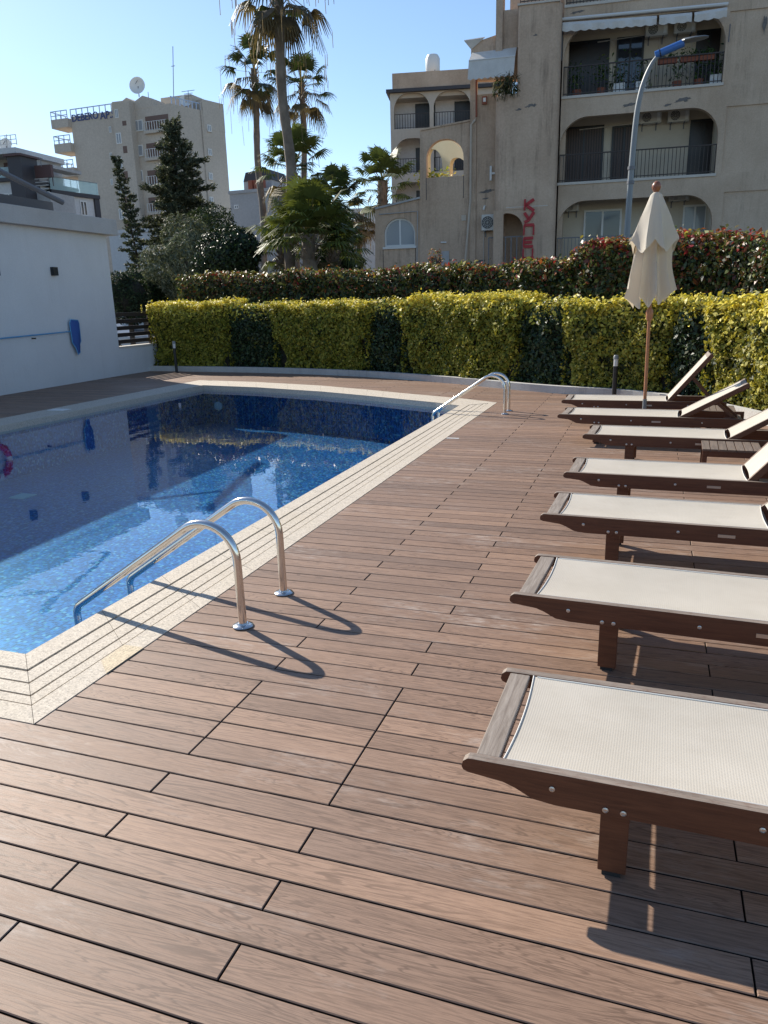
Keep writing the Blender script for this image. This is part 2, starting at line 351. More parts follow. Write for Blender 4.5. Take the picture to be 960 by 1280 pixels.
# ------------------------------------------------------------------ leaf scatter
def leaves(name, P, N, L, W, C, mat, parent=None, fold=.25, spread=.6, size_var=.35, along=None):
    """P (n,3) positions, N (n,3) facing, C (n,3) colours: rhombus leaves in one mesh"""
    n = len(P); N = N+rng.normal(0, spread, (n, 3)); N /= np.linalg.norm(N, axis=1)[:, None]+1e-9
    T = (rng.normal(0, 1, (n, 3)) if along is None else along+rng.normal(0, .25, (n, 3)))
    T -= N*(T*N).sum(1)[:, None]; T /= np.linalg.norm(T, axis=1)[:, None]+1e-9; B = np.cross(N, T)
    s = (1+rng.normal(0, size_var, n)).clip(.4, 2)[:, None]
    l = L*s; wd = W*s
    V = np.empty((n, 4, 3)); V[:, 0] = P-T*l*.5; V[:, 1] = P+B*wd*.5+N*wd*fold-T*l*.05; V[:, 2] = P+T*l*.5; V[:, 3] = P-B*wd*.5+N*wd*fold-T*l*.05
    return quads(name, V, C, mat, parent)
def quads(name, V, C, mat, parent=None):
    n = len(V); me = bpy.data.meshes.new(name); me.vertices.add(n*4); me.vertices.foreach_set('co', V.reshape(-1).astype(np.float32))
    me.loops.add(n*4); me.loops.foreach_set('vertex_index', np.arange(n*4, dtype=np.int32))
    me.polygons.add(n); me.polygons.foreach_set('loop_start', np.arange(0, n*4, 4, dtype=np.int32)); me.polygons.foreach_set('loop_total', np.full(n, 4, dtype=np.int32))
    me.update(calc_edges=True)
    at = me.color_attributes.new('tint', 'FLOAT_COLOR', 'CORNER'); cc = np.ones((n, 4, 4), dtype=np.float32); cc[:, :, :3] = C[:, None, :]
    at.data.foreach_set('color', cc.reshape(-1)); return link(name, me, mat, parent)
def pick(cols, n, p=None):
    c = np.array(cols)[rng.choice(len(cols), n, p=p)]; return (c*(1+rng.normal(0, .18, (n, 1)))).clip(.003, 1)

# ================================================================== SETTING
P0, PITCHB = 2.062, .1165
COUT = [(-2.24, 2.062), (-2.235, 11.83), (-2.88, 12.24), (-4.16, 12.86), (-4.94, 13.28), (-6.16, 13.85), (-7.87, 14.36), (-9.40, 14.60), (-9.38, 8), (-9.4, 2.062)]
CIN = [(-2.755, 2.557), (-2.74, 11.41), (-3.21, 11.71), (-3.95, 12.07), (-4.66, 12.42), (-5.72, 12.90), (-7.35, 13.42), (-8.72, 13.66), (-8.76, 8), (-8.78, 2.557)]
KERB = [(-12.2, 16.62), (-11.5, 16.58), (-10.5, 16.50), (-9.35, 16.40), (-8.3, 16.24), (-7.13, 15.98), (-5.97, 15.60), (-4.92, 15.14), (-3.87, 14.58), (-2.97, 14.03), (-2.14, 13.48), (-1.39, 13.08), (-.6, 12.78), (.15, 12.25), (.85, 11.3), (1.4, 10.2), (1.75, 8.8), (1.95, 7), (2.1, 5), (2.2, 2)]
def struct(o): o['kind'] = 'structure'; return o
def sheet(name, outer, z, mat, hole=None):
    ps = [[Vector((x, y, 0)) for x, y in outer]]+([[Vector((x, y, 0)) for x, y in hole]] if hole else [])
    fl = [p for q in ps for p in q]; m = MB(); m.add([(p.x, p.y, z) for p in fl], [t if (fl[t[1]]-fl[t[0]]).cross(fl[t[2]]-fl[t[0]]).z > 0 else tuple(reversed(t)) for t in tessellate_polygon(ps)]); return m.build(name, mat, fix=False)
RIM = [((a[0]+b[0])/2, (a[1]+b[1])/2) for a, b in zip(COUT, CIN)]
struct(sheet('ground', [(-900, -200), (900, -200), (900, 1500), (-900, 1500)], -.42, MAT['asphalt'], RIM))
struct(sheet('deck_substrate', [(-12, -4), (6, -4), (6, 17), (-12, 17)], -.06, MAT['black'], RIM))
# deck boards
def crossings(poly, y):
    xs = []
    for (x0, y0), (x1, y1) in zip(poly, poly[1:]+poly[:1]):
        if (y0 <= y) != (y1 <= y): xs.append(x0+(y-y0)/(y1-y0)*(x1-x0))
    return sorted(xs)
dk = MB(); GAP = .0050; TH = .024
for k in range(-45, 126):
    ya, yb = P0+k*PITCHB+GAP/2, P0+(k+1)*PITCHB-GAP/2
    par = (k % 2 == 0)
    js = [(-1.522 if par else -.907)+1.857*i for i in range(-7, 5)]
    if 0 <= k <= 4: js = sorted(set(js+[-1.522, -.907]))
    ca, cb = crossings(COUT, ya), crossings(COUT, yb)
    segs = []
    js = [-12.3]+[j for j in js if -12.2 < j < 5.9]+[6]
    for a, b in zip(js[:-1], js[1:]): segs.append((a, b))
    holes = None
    if len(ca) >= 2 and len(cb) >= 2: holes = (ca[0], ca[-1], cb[0], cb[-1])
    elif len(ca) >= 2: holes = (ca[0], ca[-1], (ca[0]+ca[-1])/2-.01, (ca[0]+ca[-1])/2+.01)
    for a, b in segs:
        g = .0025
        pieces = [((a+g, a+g), (b-g, b-g))]
        if holes:
            la, ra, lb, rb = holes; new = []
            for (s0, s1), (e0, e1) in pieces:
                if s0 < la-.02 or s0 < lb-.02:
                    E0, E1 = min(e0, la-.004), min(e1, lb-.004)
                    if E0 > s0+.01 and E1 > s1+.01: new.append(((s0, s1), (E0, E1)))
                if e0 > ra+.02 or e0 > rb+.02:
                    S0, S1 = max(s0, ra+.004), max(s1, rb+.004)
                    if e0 > S0+.01 and e1 > S1+.01: new.append(((S0, S1), (e0, e1)))
            pieces = new
        for (s0, s1), (e0, e1) in pieces:
            dz = rng.normal(0, .0004); c = .0025
            # top inset by c (eased edges)
            vs = [(s0, ya, -TH), (e0, ya, -TH), (e1, yb, -TH), (s1, yb, -TH),
                  (s0, ya, dz-c), (e0, ya, dz-c), (e1, yb, dz-c), (s1, yb, dz-c),
                  (s0+c, ya+c, dz), (e0-c, ya+c, dz), (e1-c, yb-c, dz), (s1+c, yb-c, dz)]
            fs = [(0, 1, 5, 4), (1, 2, 6, 5), (2, 3, 7, 6), (3, 0, 4, 7), (4, 5, 9, 8), (5, 6, 10, 9), (6, 7, 11, 10), (7, 4, 8, 11), (8, 9, 10, 11)]
            dk.add(vs, fs); dk.mi[-9:-5] = [1]*4  # board sides painted black for the shade inside the gaps
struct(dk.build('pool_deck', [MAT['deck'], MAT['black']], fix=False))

# pool: basin, coping, water
WL = -.085
pb = MB(); n = len(CIN); PD = -.78
CI2 = [(x, y) for x, y in CIN]
pb.add([(x, y, z) for z in (PD, -.035) for x, y in CI2], [(i, n+i, n+(i+1) % n, (i+1) % n) for i in range(n)])
fl = [Vector((x, y, 0)) for x, y in CI2]; pb.add([(p.x, p.y, PD) for p in fl], tessellate_polygon([fl]))
struct(pb.build('pool_basin', MAT['mosaic'], fix=False))
# a sitting ledge inside the far end and down the left
lg = MB(); LG = [(-2.755, 10.6), (-2.755, 11.38), (-3.21, 11.68), (-3.95, 12.04), (-4.66, 12.39), (-5.72, 12.87), (-7.35, 13.39), (-8.70, 13.62), (-8.70, 12.9), (-7.2, 12.6), (-5.6, 12.1), (-4.3, 11.4), (-3.6, 10.9)]
FLIP = True
wt = sheet('pool_water', CI2, WL, MAT['water']); struct(wt)
# coping strips. right side and near side have grating strips, the curve and the left side are plain slabs
cp = MB()
def lerp2(a, b, f): return (a[0]+(b[0]-a[0])*f, a[1]+(b[1]-a[1])*f)
def strip(i, j, f0, f1, z=0.0, mi=0, cuts=6, g=.003):
    """part of the ring between fractions f0..f1 (0 outer, 1 inner) along edge i->j"""
    for k in range(cuts):
        a, b = k/cuts, (k+1)/cuts
        A, B = lerp2(COUT[i], COUT[j], a), lerp2(COUT[i], COUT[j], b); Ai, Bi = lerp2(CIN[i], CIN[j], a), lerp2(CIN[i], CIN[j], b)
        q = [lerp2(A, Ai, f0), lerp2(B, Bi, f0), lerp2(B, Bi, f1), lerp2(A, Ai, f1)]
        cx, cy = sum(p[0] for p in q)/4, sum(p[1] for p in q)/4
        L = math.hypot(q[1][0]-q[0][0], q[1][1]-q[0][1])
        q = [(cx+(p[0]-cx)*(1-g/L), cy+(p[1]-cy)*(1-g/L)) for p in q]
        cp.add([(x, y, zz) for zz in (-.05, z) for x, y in q], [(4, 5, 6, 7), (0, 1, 5, 4), (1, 2, 6, 5), (2, 3, 7, 6), (3, 0, 4, 7)], mi)
GR = [0, .236, .37, .55, .735, 1.0]; gw = .011
for (i, j, cu) in ((0, 1, 16), (9, 0, 11)):
    for s in range(5):
        a, b = GR[s]+(gw if s else 0), GR[s+1]-(gw if s < 4 else 0)
        strip(i, j, a, b, .002 if s in (0, 4) else -.002, 0, cu)
for i in range(1, 7): strip(i, i+1, 0, 1, .002, 0, 2)
for i in (7, 8): strip(i, i+1, 0, 1, .002, 0, 9)
cpo = struct(cp.build('pool_coping', [MAT['coping'], MAT['coping_tan']]))
bd = sheet('coping_bed', COUT, -.045, MAT['black'], CIN); struct(bd)
m = MB()   # the inner lip of the coping dips into the water
m.add([(x, y, z) for z in (-.12, -.002) for x, y in [(lerp2(c, o, -.012)) for c, o in zip(CIN, COUT)]], [(i, n+i, n+(i+1) % n, (i+1) % n) for i in range(n)])
struct(m.build('pool_lip', MAT['coping'], fix=False))
m = MB(); m.prism([(-2.235, 2.50), (-2.235, 2.77), (-2.345, 2.77), (-2.345, 2.60)], lambda a, b: (a, b, .0065), lambda a, b: (a, b, .003))
m = m.build('coping_patch', MAT['coping_tan']); struct(m)

def thing1(o, label, cat, group=None): return tag(o, label, cat, group)
# main drain and pool light
m = MB(); m.box(-.12, .12, -.12, .12, 0, .012)
for k in range(7): m.box(-.11, .11, -.105+k*.03, -.092+k*.03, .012, .02)
o = m.build('floor_drain', M('drain_cover', (.45, .62, .55), .5)); o.location = (-7.72, 7.55, PD+.002); tag(o, 'pale square drain cover on the pool floor', 'drain')
pl = MB(); pl.lathe([(.0, 0), (.09, 0), (.09, .02), (.06, .035), (0, .035)], n=16)
o = pl.build('pool_light', MAT['whiteplastic']); o.rotation_euler = (R(90), 0, 0); o.location = (-8.3, 13.50, -.40); o.rotation_euler = (R(90), 0, R(8)); tag(o, 'round white underwater light on the far pool wall', 'pool light')

# kerb and soil behind it
def offset(path, d):
    out = []
    for i, p in enumerate(path):
        a = Vector(path[max(i-1, 0)]); b = Vector(path[min(i+1, len(path)-1)]); t = (b-a).normalized(); nrm = Vector((-t.y, t.x))
        out.append((p[0]+nrm.x*d, p[1]+nrm.y*d))
    return out
def smooth_path(path, sub=4):
    out = []
    for i in range(len(path)-1):
        p0, p1, p2, p3 = [Vector(path[max(0, min(len(path)-1, i+k))]) for k in (-1, 0, 1, 2)]
        for s in range(sub):
            u = s/sub; out.append(tuple(.5*((2*p1)+(-p0+p2)*u+(2*p0-5*p1+4*p2-p3)*u*u+(-p0+3*p1-3*p2+p3)*u**3)))
    out.append(tuple(path[-1])); return out
KS = smooth_path(KERB)
ko = offset(KS, .12); m = MB(); nn = len(KS)
m.add([(x, y, -.03) for x, y in KS]+[(x, y, .125) for x, y in KS]+[(x, y, .125) for x, y in ko]+[(x, y, -.03) for x, y in ko],
      [(k*nn+i, k*nn+i+1, (k+1)*nn+i+1, (k+1)*nn+i) for k in range(3) for i in range(nn-1)])
struct(m.build('planter_kerb', MAT['kerb']))
ks = offset(KS, 6); m = MB(); m.add([(x, y, .07) for x, y in ko]+[(x, y, .07) for x, y in ks], [(i, i+1, nn+i+1, nn+i) for i in range(nn-1)]); struct(m.build('planter_soil', MAT['soil']))

# ================================================================== POOL HOUSE on the left
ph = empty('pool_house', (-12.3, 12, 0), 0, 'white rendered pool house with a flat grey roof edge, left of the pool', 'building')
def child(o, root): o.parent = root; o.matrix_parent_inverse = Matrix.Translation(-Vector(root.location)); return o
WX = lambda y: -11.86-(y-10)*.049
m = MB(); y0, y1 = 2.0, 15.48
m.prism([(WX(y0), y0), (WX(y1), y1), (-18, y1), (-18, y0)], lambda a, b: (a, b, 3.22), lambda a, b: (a, b, -.03)); child(m.build('wall', MAT['whitewall']), ph)
m = MB(); m.prism([(WX(y0)+.16, y0), (WX(y1)+.16, y1+.24), (-18.2, y1+.24), (-18.2, y0)], lambda a, b: (a, b, 3.56), lambda a, b: (a, b, 3.22)); child(m.build('fascia', MAT['fascia'], bevel=.01), ph)
m = MB(); m.prism([(WX(y0)-.5, y0), (WX(14.4)-.5, 14.4), (-17.5, 14.4), (-17.5, y0)], lambda a, b: (a, b, 3.85), lambda a, b: (a, b, 3.56)); child(m.build('roof_upstand', MAT['flashing']), ph)
m = MB(); m.tube([on_y(-40, 196, 11.2), on_y(0, 214, 12.0), on_y(78, 253, 13.5)], .055, 8); o = m.build('roof_pipe', MAT['railgrey'])
child(o, ph)
m = MB(); m.tube([(-13.1, 10.3, 3.85), tuple(on_y(0, 214, 12.0)-Vector((0, 0, .05)))], .03, 6); child(m.build('pipe_support', MAT['railgrey']), ph)
# low wall and slat fence
lw = empty('low_wall', (-12.15, 16.5, 0), 0, 'low white rendered wall with a stone cap under the slat fence', 'wall')
m = MB(); m.box(-12.36, -12.14, 15.48, 17.6, -.03, .64); child(m.build('wall', MAT['whitewall']), lw)
m = MB(); m.box(-12.38, -12.12, 15.485, 17.6, .643, .68); child(m.build('cap', MAT['ledge']), lw)
fe = empty('slat_fence', (-12.2, 16.5, .68), 0, 'dark brown fence of wide horizontal slats on the low wall', 'fence')
for z in (.74, .90, 1.06, 1.22, 1.38): m = MB(); m.box(-12.25, -12.22, 15.49, 19.5, z, z+.095); child(m.build('slat', MAT['fence'], bevel=.004), fe)
for y in (15.6, 16.95, 18.4, 19.4): m = MB(); m.box(-12.30, -12.25, y-.04, y+.04, .68 if y < 17.6 else -.4, 1.50); child(m.build('post', MAT['fence']), fe)
m = MB(); m.box(-12.34, -12.16, 17.6, 19.6, -.42, .66); child(m.build('rear_wall', MAT['whitewall']), lw)
# wall lamps
def sconce(y, z, label):
    m = MB(); m.box(0, .09, -.065, .065, -.085, .085); m.box(-.01, 0, -.04, .04, -.05, .05); m.box(.02, .07, -.045, .045, -.0875, -.085, 1)
    o = m.build('wall_lamp', [MAT['blackpaint'], MAT['lens']], bevel=.003); o.location = (WX(y), y, z); tag(o, label, 'wall lamp')
sconce(13.5, 2.365, 'small black cube wall lamp above the blue pool net'); sconce(11.85, 2.33, 'small black cube wall lamp at the left edge of the photo')
# pool net on its pole
nb = empty('pool_net', (WX(13.9)+.1, 13.9, 1.1), 0, 'blue pool leaf net on a light blue pole hung along the white wall', 'pool net')
m = MB(); m.tube([(WX(9.2)+.07, 9.2, 1.03), (WX(13.72)+.08, 13.72, 1.12)], .014, 8); child(m.build('pole', MAT['poleblue'], smooth=True), nb)
fr = [(0, .20), (.04, .27), (.25, .25), (.29, .18), (.30, -.20), (.24, -.30), (.22, -.44), (.13, -.48), (.07, -.33), (.0, -.22)]
m = MB(); pts = [(WX(13.9)+.06+.02*math.sin(i), 13.75+a, 1.10+b) for i, (a, b) in enumerate(fr)]; m.tube(pts+[pts[0]], .012, 6); child(m.build('net_frame', MAT['poleblue'], smooth=True), nb)
m = MB(); c = Vector((WX(13.9)+.13, 13.87, 1.0)); q = [Vector(p) for p in pts]; k = len(q)
ring1 = [p.lerp(c, .45)+Vector((.03, 0, -.03)) for p in q]
m.add(q+ring1+[c], [(i, (i+1) % k, k+(i+1) % k, k+i) for i in range(k)]+[(k+i, k+(i+1) % k, 2*k) for i in range(k)]); child(m.build('net_bag', MAT['netblue'], smooth=True), nb)
m = MB()
for y in (10.4, 12.6): m = MB(); m.box(WX(y)-.01, WX(y)+.10, y-.012, y+.012, 1.02, 1.045); child(m.build('hook', MAT['blackpaint']), nb)
# life buoy just outside the frame: it shows as a red ring mirrored in the pool
lb = empty('life_buoy', (WX(11.1)+.07, 11.1, 1.05), 0, 'red and white life buoy on the white wall, seen mirrored in the water', 'life buoy')
for a0, a1, mt, nm in [(k*PI/2+.18, (k+1)*PI/2-.18, 'redplastic', 'red_section') for k in range(4)]+[(k*PI/2-.18, k*PI/2+.18, 'whiteplastic', 'white_band') for k in range(4)]:
    m = MB(); m.tube([(0, .30*math.cos(a0+(a1-a0)*i/8), .30*math.sin(a0+(a1-a0)*i/8)) for i in range(9)], .065, 10); o = m.build(nm, MAT[mt], lb, smooth=True)

# bollard lights
def bollard(x, y, h, label):
    e = empty('bollard_light', (x, y, 0), 0, label, 'bollard light')
    m = MB(); m.lathe([(.0, 0), (.055, 0), (.055, .012), (.036, .016), (.036, h-.17), (.0, h-.17)], n=16); m.build('post', MAT['blackpaint'], e, smooth=True)
    m = MB(); m.lathe([(0, h-.17), (.034, h-.17), (.034, h-.06), (0, h-.06)], n=16); m.build('lens', MAT['lens'], e, smooth=True)
    m = MB(); m.lathe([(0, h-.06), (.042, h-.06), (.042, h-.02), (.030, h), (0, h)], n=16); m.build('cap', MAT['galv'], e, smooth=True)
bollard(-11.15, 16.33, .76, 'dark bollard light by the low white wall in the far left corner')
bollard(-.5, 12.55, .68, 'dark bollard light behind the farthest lounger')

# ================================================================== HANDRAILS
def handrail_set(y0, y1, label, xo=0):
    e = empty('pool_handrail', (-1.9+xo, (y0+y1)/2, 0), 0, label, 'pool handrail')
    for y in (y0, y1):
        path = [(xo+.007, y, 0), (xo+0, y, .70), (xo-1.055, y, -.015), (xo-1.03, y, -.75)]
        pth = fillet([Vector(p)-Vector((xo, (y0+y1)/2, 0)) for p in path], [.185, .085], 14)
        pth = [Vector((p.x, p.y, p.z)) for p in pth]
        m = MB(); m.tube(pth, .0215, 20); r = m.build('rail', MAT['steel'], e, smooth=True)
        m = MB(); yy = y-(y0+y1)/2
        m.lathe([(0, 0), (.052, 0), (.055, .006), (.050, .011), (.030, .015), (.027, .020), (.0, .020)], (.007, yy, .001), 28); m.build('base_flange', MAT['steel'], r, smooth=True)
    for z in (-.28, -.50):
        m = MB(); m.box(-1.09, -1.00, -(y1-y0)/2, (y1-y0)/2, z-.012, z+.012); m.build('step', MAT['steel'], e, bevel=.005)
    return e
handrail_set(3.136, 3.606, 'near pair of curved steel handrails over the pool edge, at the lower left')
handrail_set(10.62, 10.95, 'far pair of curved steel handrails at the far corner of the pool', 0.0)

m = MB(); m.box(-.075, .075, -.02, .02, 0, .004); o = m.build('floor_tag', MAT['whiteplastic']); o.location = tuple(on_z(566, 548)); tag(o, 'thin white strip lying on the deck beside the coping', 'strip')
m = MB(); m.box(-.16, .16, -.1, .1, 0, .006); o = m.build('skimmer_lid', MAT['whiteplastic'], bevel=.003); o.location = (-9.12, 9.95, .003); tag(o, 'flat white skimmer lid on the left coping near the wall', 'lid')

# ================================================================== LOUNGERS
def lounger(x, y, rz, back, label, w=.585, L=1.93, hinge=1.265, top=.325, coll=True):
    """origin at the foot end, near-side corner; +x to the head, +y away"""
    e = empty('sun_lounger', (x, y, 0), rz, label, 'sun lounger', 'sun loungers along the right of the deck')
    rw = .032; zt = top
    prof = [(0, zt-.030), (.004, zt-.012), (.018, zt-.001), (.03, zt), (L, zt), (L, zt-.095), (.27, zt-.100), (.205, zt-.093), (.155, zt-.068), (.12, zt-.056), (.02, zt-.046), (.005, zt-.04)]
    for s, yy in ((0, 0), (1, w-rw)):
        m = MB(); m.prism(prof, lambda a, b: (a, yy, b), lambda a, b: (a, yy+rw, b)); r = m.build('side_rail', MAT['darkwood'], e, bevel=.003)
        yb = yy-.001 if s == 0 else yy+rw+.001; sg = -1 if s == 0 else 1
        for bx, bz in ((.26, zt-.048), (.405, zt-.082), (.452, zt-.082), (.79, zt-.05), (1.5, zt-.05)):
            b = MB(); b.lathe([(0, 0), (.0085, 0), (.0085, .002), (.005, .0035), (.004, .0015), (0, .0015)], n=12)
            for i in range(len(b.v)): v = b.v[i]; b.v[i] = (bx+v[0], yb+sg*v[2], bz+v[1])
            b.build('bolt', MAT['bolt'], r, smooth=True)
        if s == 0:
            b = MB(); b.box(1.0, 1.09, -.0035, 0, zt-.062, zt-.045); b.build('name_plate', MAT['bolt'], r)
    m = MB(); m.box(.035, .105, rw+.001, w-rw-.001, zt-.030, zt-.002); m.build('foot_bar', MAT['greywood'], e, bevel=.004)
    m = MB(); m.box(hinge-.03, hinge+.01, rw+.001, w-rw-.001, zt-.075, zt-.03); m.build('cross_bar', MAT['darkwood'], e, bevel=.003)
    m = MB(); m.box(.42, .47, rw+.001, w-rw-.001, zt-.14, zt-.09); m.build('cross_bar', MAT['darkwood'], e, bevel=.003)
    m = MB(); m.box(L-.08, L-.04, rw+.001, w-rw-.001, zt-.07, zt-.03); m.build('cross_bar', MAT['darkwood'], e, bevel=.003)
    for lx in (.395, L-.20):
        for yy in (.004+rw, w-rw-.004-.032):
            m = MB(); m.box(lx-.004, lx+.074, yy, yy+.032, .014, zt-.06); lg_ = m.build('leg', MAT['darkwood'], e, bevel=.003)
            m = MB(); m.box(lx+.008, lx+.060, yy+.003, yy+.027, 0, .0135); m.build('foot_pad', MAT['rubber'], lg_)
        m = MB(); m.box(lx+.02, lx+.045, rw+.036, w-rw-.036, .12, .165); m.build('leg_brace', MAT['darkwood'], e)
    def sling_mesh(p0, p1, ya, yb, sag, nx=26, ny=12, endbow=.0, bow2=None):
        """p0,p1 (x,z) ends"""
        m = MB(); d = Vector((p1[0]-p0[0], p1[1]-p0[1])); ln = d.length; d /= ln; nz = Vector((-d.y, d.x))
        for i in range(nx+1):
            for j in range(ny+1):
                u, v = i/nx, j/ny; bow = endbow*(4*v*(1-v)); b2 = (endbow if bow2 is None else bow2)*(4*v*(1-v)); uu = bow/ln+u*(1-(bow+b2)/ln)
                k = sag*(4*v*(1-v))*(.35+.65*math.sin(PI*min(max(u, 0), 1))**.5)
                q = Vector(p0)+d*ln*uu-nz*k
                m.v.append((q.x, ya+(yb-ya)*v, q.y))
        for i in range(nx):
            for j in range(ny):
                m.f.append((i*(ny+1)+j, (i+1)*(ny+1)+j, (i+1)*(ny+1)+j+1, i*(ny+1)+j+1)); m.mi.append(1 if (j in (0, ny-1) and False) else 0)
        return m
    a, b = rw+.001, w-rw-.001
    m = sling_mesh((.115, zt-.004), (hinge-.005, zt-.004), a, b, .016, endbow=.010, bow2=.008); s = m.build('seat_sling', [MAT['sling']], e, smooth=True)
    for (nm, xx, sg, bw_) in (('end_hem', .117, 1, .010), ('end_hem', hinge-.007, -1, .008)):
        m = MB(); m.tube([(xx+sg*bw_*4*v*(1-v), a+(b-a)*v, zt-.0025-.016*.35*(4*v*(1-v))) for v in [i/14 for i in range(15)]],   .0024, 6); m.build(nm, MAT['hem'], s, smooth=True)
    for yy in (a+.003, b-.003):
        m = MB(); m.tube([(.13, yy, zt-.004), (hinge-.01, yy, zt-.004)], .0035, 6); m.build('side_hem', MAT['hem'], s, smooth=True)
    ca, sa = math.cos(back), math.sin(back); BL = .74; hx, hzz = hinge+.012, zt-.035
    bk = empty('backrest', (0, 0, 0)); bk.parent = e
    def bp(u, v): return (hx+u*ca-v*sa, hzz+u*sa+v*ca)     # u along back, v normal
    bw0, bw1 = rw+.004, w-rw-.004
    for yy in (bw0, bw1-.028):
        m = MB(); m.prism([(0, -.01), (0, .035), (BL, .035), (BL+.012, .02), (BL, -.015)], lambda p, q: (bp(p, q)[0], yy, bp(p, q)[1]), lambda p, q: (bp(p, q)[0], yy+.028, bp(p, q)[1])); m.build('back_rail', MAT['darkwood'], bk, bevel=.003)
    m = MB(); m.prism([(BL-.055, .006), (BL-.055, .034), (BL-.004, .034), (BL-.004, .006)], lambda p, q: (bp(p, q)[0], bw0+.029, bp(p, q)[1]), lambda p, q: (bp(p, q)[0], bw1-.029, bp(p, q)[1])); m.build('head_bar', MAT['greywood'], bk, bevel=.003)
    m = sling_mesh(bp(.03, .034), bp(BL-.05, .034), bw0+.012, bw1-.012, .014, nx=14, endbow=.008); m.build('back_sling', [MAT['sling']], bk, smooth=True)
    if back > .1:
        for yy in (bw0+.04, bw1-.055):
            p = bp(.40, -.01); m = MB(); m.bar((p[0], yy, p[1]), (min(p[0]+.30, L-.06), yy, zt-.06), .022, .03); m.build('support_strut', MAT['darkwood'], bk)
    return e
lounger(-.44, 1.862, R(-1.2), R(36), 'nearest cream sling lounger, cut off by the lower right corner')
lounger(-.525, 3.145, R(-3), R(36), 'second cream sling lounger from the camera, no backrest in view')
lounger(-.572, 4.474, R(-1.8), R(40), 'third cream sling lounger, only a corner of its backrest at the edge of the photo')
lounger(-.56, 5.655, R(-1.5), R(50), 'fourth cream sling lounger, steep backrest in front of the slatted side table')
lounger(-.56, 7.33, R(-2.5), R(32), 'fifth cream sling lounger, low backrest, slatted side table in front of its hinge')
lounger(-.938, 8.575, R(-2.5), R(30), 'sixth cream sling lounger, low raised backrest with a grey head bar by the hedge')
lounger(-1.03, 9.82, R(0), R(51.5), 'farthest cream sling lounger, backrest raised steeply against the yellow hedge')
def side_table(x, y, label, w=.47, d=.45, h=.31):
    e = empty('side_table', (x, y, 0), R(-2), label, 'side table', 'slatted side tables between the loungers')
    for k in range(7):
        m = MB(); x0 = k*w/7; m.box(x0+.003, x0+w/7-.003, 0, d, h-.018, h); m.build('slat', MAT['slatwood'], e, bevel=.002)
    for yy in (.01, d-.035): m = MB(); m.box(.01, w-.01, yy, yy+.025, h-.068, h-.0185); m.build('apron', MAT['darkwood'], e, bevel=.002)
    for yy in (.006, d-.046):
        for xx in (.006, w-.046): m = MB(); m.box(xx, xx+.04, yy, yy+.04, 0, h-.019); m.build('leg', MAT['darkwood'], e, bevel=.002)
side_table(.47, 6.86, 'dark slatted wooden side table between the fourth and fifth loungers')
side_table(.48, 9.22, 'dark slatted wooden side table behind the backrest of the sixth lounger')

# ================================================================== UMBRELLA
ub = empty('parasol', (-.02, 9.42, 0), 0, 'closed cream parasol on a wooden pole between the two farthest loungers', 'parasol'); ub.rotation_euler = (0, R(-.7), 0)
UT = 2.66
m = MB(); m.tube([(0, 0, .03), (0, 0, UT+.01)], .019, 14); m.build('pole', MAT['polewood'], ub, smooth=True)
m = MB(); m.tube([(0, 0, .05), (0, 0, .40)], .0235, 14); m.build('pole_sleeve', MAT['galv'], ub, smooth=True)
m = MB(); m.box(-.24, .24, -.24, .24, 0, .05); m.lathe([(0, .05), (.05, .05), (.03, .10), (0, .10)], n=16); m.build('base', MAT['blackpaint'], ub, bevel=.01)
m = MB(); m.lathe([(0, 1.30), (.028, 1.30), (.04, 1.33), (.04, 1.40), (.028, 1.43), (0, 1.43)], n=16); m.build('runner', MAT['polewood'], ub, smooth=True)
m = MB(); m.lathe([(0, 0), (.022, 0), (.026, .012), (.04, .03), (.050, .055), (.048, .08), (.034, .105), (.012, .12), (0, .121)], (0, 0, UT), 20); m.build('finial', MAT['ballwood'], ub, smooth=True)
def fold(nf, amp, z0, z1, ph=0):
    def f(a, z):
        k = min(1, max(0, (z1-z)/(z1-z0))); s = abs(math.sin(nf/2*a+ph+.4*math.sin(a*2+z*1.3)))
        return 1-amp*k*(s**.6)+.05*math.sin(3*a+z*3)
    return f
NS = 144
m = MB(); prof = [(.20*k, 0) for k in ()]
body = [(.03, 2.60), (.07, 2.45), (.15, 2.32), (.195, 2.18), (.215, 2.05), (.235, 1.93), (.262, 1.80), (.288, 1.68), (.305, 1.60)]
vs = []; fb = fold(9, .46, 1.95, 2.5)
for r, z in body:
    for k in range(NS):
        a = k*2*PI/NS; rr = r*fb(a, z); dz = 0
        if z < 1.75: dz = (-.13*abs(math.sin(4.5*a+.4*math.sin(a*2+z*1.3)))+.04*math.sin(a+1))*(1.75-z)/.15
        vs.append((rr*math.cos(a), rr*math.sin(a), z+dz))
m.add(vs, [(i*NS+k, (i+1)*NS+k, (i+1)*NS+(k+1) % NS, i*NS+(k+1) % NS) for i in range(len(body)-1) for k in range(NS)])
m.build('canopy', MAT['canopy'], ub, smooth=True)
capp = [(.03, 2.665), (.06, 2.64), (.115, 2.52), (.175, 2.40), (.230, 2.28), (.272, 2.20), (.285, 2.17)]
m = MB(); vs = []; fc = fold(7, .30, 2.1, 2.6, .5)
for r, z in capp:
    for k in range(NS):
        a = k*2*PI/NS; rr = r*fc(a, z); dz = -.12*abs(math.sin(2.5*a+.6))*max(0, (2.4-z)/.2)
        vs.append((rr*math.cos(a), rr*math.sin(a), z+dz))
m.add(vs, [(i*NS+k, (i+1)*NS+k, (i+1)*NS+(k+1) % NS, i*NS+(k+1) % NS) for i in range(len(capp)-1) for k in range(NS)])
m.build('top_vent', MAT['canopy'], ub, smooth=True)

